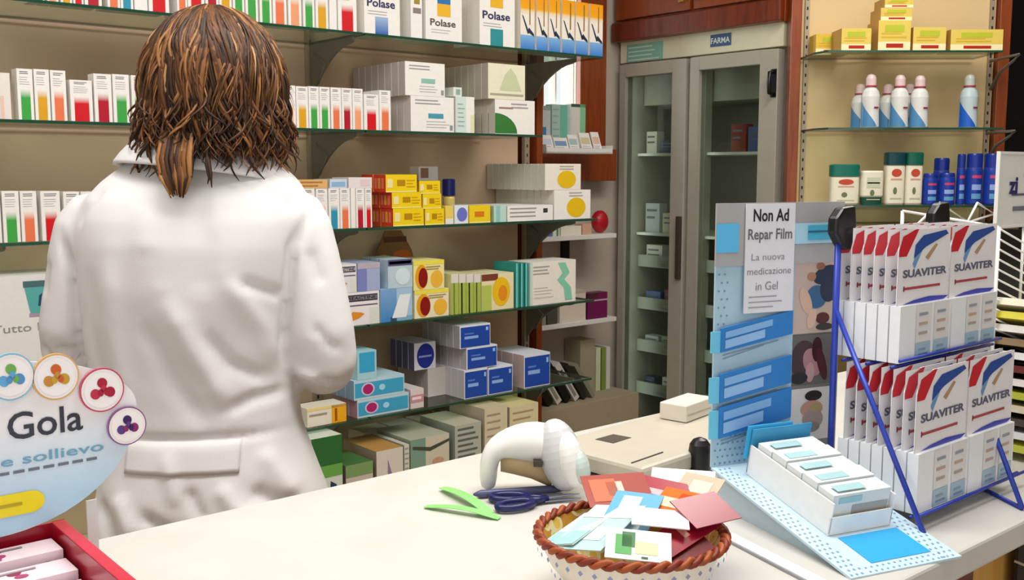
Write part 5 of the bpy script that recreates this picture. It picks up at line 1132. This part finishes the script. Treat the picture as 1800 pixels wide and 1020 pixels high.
def patch(x0,x1,y0,y1,nx_,ny_,name,off=.0025,sl=0,point=0):
    mb=MB(); rows=[]
    for j in range(ny_+1):
        row=[]
        for i in range(nx_+1):
            fx_=i/nx_; fy=j/ny_; px=x0+(x1-x0)*fx_+point*fx_*(1-abs(2*fy-1))
            q=onback(px,y0+(y1-y0)*fy+sl*fx_,off); row.append(tuple(q) if q else None)
        rows.append(row)
    vs=[v for r in rows for v in r]
    inner=[(v[0],v[1]+off+.002,v[2]) for v in vs]; n=nx_+1; N=len(vs)
    fs=[(j*n+i,(j+1)*n+i,(j+1)*n+i+1,j*n+i+1) for j in range(ny_) for i in range(nx_)]
    bd=[i for i in range(n)]+[j*n+nx_ for j in range(1,ny_+1)]+[ny_*n+i for i in range(nx_-1,-1,-1)]+[j*n for j in range(ny_-1,0,-1)]
    mb.add(vs+inner,fs+[(bd[k],bd[(k+1)%len(bd)],N+bd[(k+1)%len(bd)],N+bd[k]) for k in range(len(bd))],smooth=True)
    o=mb.obj(name,[COATM],coat,weld=True); return o
patch(262,452,748,798,30,6,'belt_tab',.003,-2,0)
# collar
mb=MB()
def cring(xl,xr,py,dy,hd,tilt,n=48):
    a=PX(xl,py,dy); b=PX(xr,py,dy); cx,w=(a.x+b.x)/2,(b.x-a.x)/2
    return [tuple(Vector((cx+w*math.cos(q),YP+dy+hd*math.sin(q),a.z-tilt*math.cos(q)+ .012*(-math.sin(q))))-base) for q in [2*pi*i/n for i in range(n)]]
mb.loft([cring(262,455,282,.015,.072,.012),cring(248,462,262,.015,.078,.012),cring(242,468,257,.015,.083,.012),cring(226,482,268,.013,.094,.014),cring(198,508,306,.008,.120,.016),cring(202,504,312,.008,.116,.016),cring(240,470,290,.015,.085,.012)],cap=False)
mb.obj('collar',[COATM],coat,weld=True,sub=1)
# --- body (one skin surface)
SK=mat('skin','#c98e6c',.5,var=.05,sub=.1)
mb=MB()
def T_(P,n=14): mb.tube([PX(a,b,c) for a,b,c,r in P],[r for a,b,c,r in P],n)
hd_=PX(375,160,.01)
mb.ell(tuple(hd_),(.074,.092,.112),28,20); mb.ell(tuple(hd_+Vector((0,.045,-.065))),(.052,.052,.045),18,12)   # skull and jaw
mb.ell(tuple(hd_+Vector((0,.098,-.022))),(.013,.020,.020),10,8); mb.ell(tuple(hd_+Vector((0,.090,-.060))),(.024,.012,.007),10,8)   # nose, lips
for s in (-1,1): mb.ell(tuple(hd_+Vector((s*.076,.0,-.015))),(.008,.018,.030),10,8)
T_([(370,250,.0,.05),(368,225,.005,.052),(368,290,.01,.055),(366,330,.01,.075)])
mb.loft([[(x,y,z) for x,y,z in sell(xl+38,xr-38,py,dy,hd-.035,2.2,40)] for py,xl,xr,dy,hd in R_[4:15]][::-1])
T_([(185,380,0,.034),(150,430,0,.036),(132,520,0,.034),(125,595,.005,.030),(130,625,.07,.026),(150,643,.2,.024),(190,640,.30,.020)])
T_([(505,380,0,.036),(535,430,0,.038),(552,520,0,.036),(558,610,.005,.030),(546,648,.08,.027),(520,658,.2,.025),(480,650,.30,.020)])
for sgn,(wx_,wy_) in ((1,(190,640)),(-1,(480,650))):
    w0=PX(wx_,wy_,.30); pc=w0+Vector((sgn*.012,.045,.0))
    mb.ell(tuple(pc),(.036,.046,.015),16,10)
    for k in range(4):
        rt=pc+Vector(((k-1.5)*.0185,.036-.004*abs(k-1.3),0)); ln=(.060,.072,.068,.052)[k if sgn<0 else 3-k]
        mb.tube([rt,rt+Vector((0,ln*.4,-.004)),rt+Vector((0,ln*.75,-.016)),rt+Vector((0,ln*.9,-.032))],[.0085,.008,.0075,.006],10)
    rt=pc+Vector((sgn*.030,-.012,-.002)); mb.tube([rt,rt+Vector((sgn*.020,.020,-.008)),rt+Vector((sgn*.022,.044,-.016))],[.011,.0095,.007],10)
hipz=PX(0,930).z
for s in (-1,1):
    x=base.x+s*.085
    mb.tube([(x,YP,hipz),(x,YP,.72),(x,YP+.005,.47),(x,YP,.42),(x,YP-.008,.30),(x,YP,.09),(x,YP+.02,.06)],[.085,.078,.055,.052,.050,.036,.034],18)
    mb.tube([(x,YP-.03,.045),(x,YP+.05,.035),(x,YP+.15,.025)],[.03,.035,.022],12)
bm_=remesh(mb,'body',.0055,2)
n_=len(bm_.vertices); c2=np.empty(n_*3); bm_.vertices.foreach_get('co',c2); c2=c2.reshape(-1,3)-np.array(base); bm_.vertices.foreach_set('co',c2.ravel())
bm_.polygons.foreach_set('use_smooth',[True]*len(bm_.polygons)); bm_.materials.append(SK); bm_.update()
bo=D.objects.new('body',bm_); COL.objects.link(bo); bo.parent=person
for s in (-1,1):
    mb=MB(); p=hd_+Vector((s*.030,.084,.008))-base; mb.ell(tuple(p),(.012,.010,.008),14,10,'#f0ece8'); mb.ell(tuple(p+Vector((0,.0075,0))),(.005,.004,.005),10,8,'#3a2414'); mb.obj('eye',[PLAST],person)
mb=MB()
for s in (-1,1):
    x=s*.085; mb.tube([(x,0,.86),(x,0,.72),(x,0,.47),(x,-.005,.3),(x,0,.10)],[.075,.075,.066,.062,.060],20)
mb.obj('trousers',[mat('dark_trousers','#23252e',.85)],person,weld=True)
for s in (-1,1):
    mb=MB(); x=s*.085
    rings=[]
    for f,wd_,hh in ((-.07,.028,.05),(-.05,.038,.075),(0,.041,.08),(.06,.044,.060),(.12,.046,.048),(.17,.036,.038),(.19,.018,.025)):
        rings.append([(x+wd_*math.cos(q),f,.001+max(0,hh*(.5+.5*math.sin(q)))) for q in [2*pi*i/16 for i in range(16)]])
    mb.loft(rings); mb.obj('shoe',[mat('white_clog','#dcdcd8',.5)],person,weld=True)
# --- hair
HR=vmat('hair_strands',.5,var=.35,scale=28,spec=.3,bump=.3,aniso=(9,9,1.2))
hc_=PX(377,152,0)-base; hx,hy,hz=.116,.115,.130
rh=random.Random(11); mb=MB()
rings=[]
for i in range(1,22):
    pol=pi*i/25; ring=[]
    for j in range(56):
        az=2*pi*j/56; g=1+.02*math.sin(az*17+3*math.sin(pol*4))+.012*math.sin(az*31+pol*5)
        k=.93*g
        ring.append((hc_.x+hx*k*math.sin(pol)*math.sin(az),hc_.y-hy*k*math.sin(pol)*math.cos(az),hc_.z+hz*k*math.cos(pol)))
    rings.append(ring)
mb.loft(rings[::-1],'#472813')
CO=['#28180f','#3a2415','#4f311b','#663f20','#7d5029','#956639','#ac8050']
def lock(az,p0_,p1_,rad,r0,col,flick,wav,tail=0,tw=.12,n=15):
    P=[];R_l=[]
    ck=int((az+4)*4.5); cr0=random.Random(ck); ph=cr0.random()*6.3+rh.uniform(-.35,.35); tw=cr0.uniform(.10,.26)*rh.uniform(.8,1.2)
    for i in range(n):
        t=i/(n-1); pol=p0_+(p1_-p0_)*t
        rr_=rad*(1+.035*wav*math.sin(t*9+ph)*t+flick*max(0,t-.72)**1.3*2.2); a_=az+tw*math.sin(t*5+ph)*t
        sx_=math.sin(min(pol,pi*.56)) if pol>pi*.56 else math.sin(pol)
        x=hc_.x+hx*rr_*sx_*math.sin(a_)*(1-.18*max(0,pol-pi*.56)); y=hc_.y-hy*rr_*sx_*math.cos(a_)*(1-.25*max(0,pol-pi*.56)); z=hc_.z+hz*rr_*math.cos(pol)-tail*max(0,t-.5)**2*4
        P.append((x,y,z)); R_l.append(r0*(.55+.9*math.sin(pi*min(1,t*.8+.18)))*(1 if t<.8 else max(.12,(1-t)/.2)))
    mb.tube(P,R_l,7,col,flat=.45)
for k in range(2700):
    az=rh.uniform(-pi,pi)
    if abs(az)>2.5 and rh.random()<.6: az*=.7
    layer=rh.random()
    p0_=rh.uniform(.08,.5); p1_=rh.uniform(1.5,2.4) if layer<.5 else rh.uniform(2.3,2.85)
    if abs(az)>2.3: p1_=min(p1_,1.2)
    wgt=rh.random()
    ci=min(6,int(rh.triangular(0,7,3.1 if p1_<2.2 else 1.2)))
    lock(az,p0_,p1_,rh.uniform(.95,1.03),rh.uniform(.0012,.0031),CO[ci],rh.uniform(-.06,.22),rh.uniform(.4,2.4),tail=rh.uniform(0,.012),tw=rh.uniform(.05,.22))
# fringe of loose curls round the nape and sides
for k in range(420):
    az=rh.uniform(-1.9,1.9); c_=CO[min(6,int(rh.triangular(0,6,1.5)))]
    st_=rh.uniform(1.6,2.2); P=[];R_l=[]; cr_=rh.uniform(.010,.026); ph=rh.random()*6.3; ln=rh.uniform(.05,.10); sg_=rh.choice((-1,1)); st_*=.93
    a0=Vector((hc_.x+hx*.97*math.sin(st_ if st_<1.57 else 1.57+.5*(st_-1.57))*math.sin(az),hc_.y-hy*.97*math.cos(az)*.96,hc_.z+hz*math.cos(st_)))
    out=Vector((math.sin(az),-math.cos(az),0)); sid=Vector((math.cos(az),math.sin(az),0))
    for i in range(12):
        t=i/11; P.append(a0+Vector((0,0,-ln*t-.006*t))+out*(cr_*.8*math.sin(ph+t*5)*t+.012*t)+sid*sg_*cr_*math.cos(ph+t*5)*t); R_l.append(.0006+.0030*min(1,t*5+.05)*(1-t)**.4)
    mb.tube(P,R_l,6,c_,flat=.5)
# tuft hanging over the collar
def tuft(pts,r,col,dy):
    mb.tube([PX(a,b,dy+d_)-base for a,b,d_ in pts],[r*.6,r,r*1.1,r*.9,r*.25][:len(pts)],7,col,flat=.6)
for k in range(60):
    j=rh.uniform(-25,25); c_=CO[min(6,int(rh.triangular(0,7,3.5)))]
    tuft([(356+j*.8,rh.uniform(190,215),-.080),(348+j,245,-.112),(350+j*1.1,280,-.128+rh.uniform(-.008,.008)),(354+j*1.0,310,-.135),(358+j*.5,rh.uniform(325,345),-.135)],rh.uniform(.0025,.0045),c_,0)
tuft([(385,235,-.1),(398,262,-.118),(405,285,-.125),(410,305,-.13),(412,328,-.132)],.003,CO[1],0); tuft([(390,235,-.1),(402,265,-.12),(402,290,-.128),(408,312,-.132),(405,322,-.132)],.0025,CO[0],0)
mb.obj('hair',[HR],person)
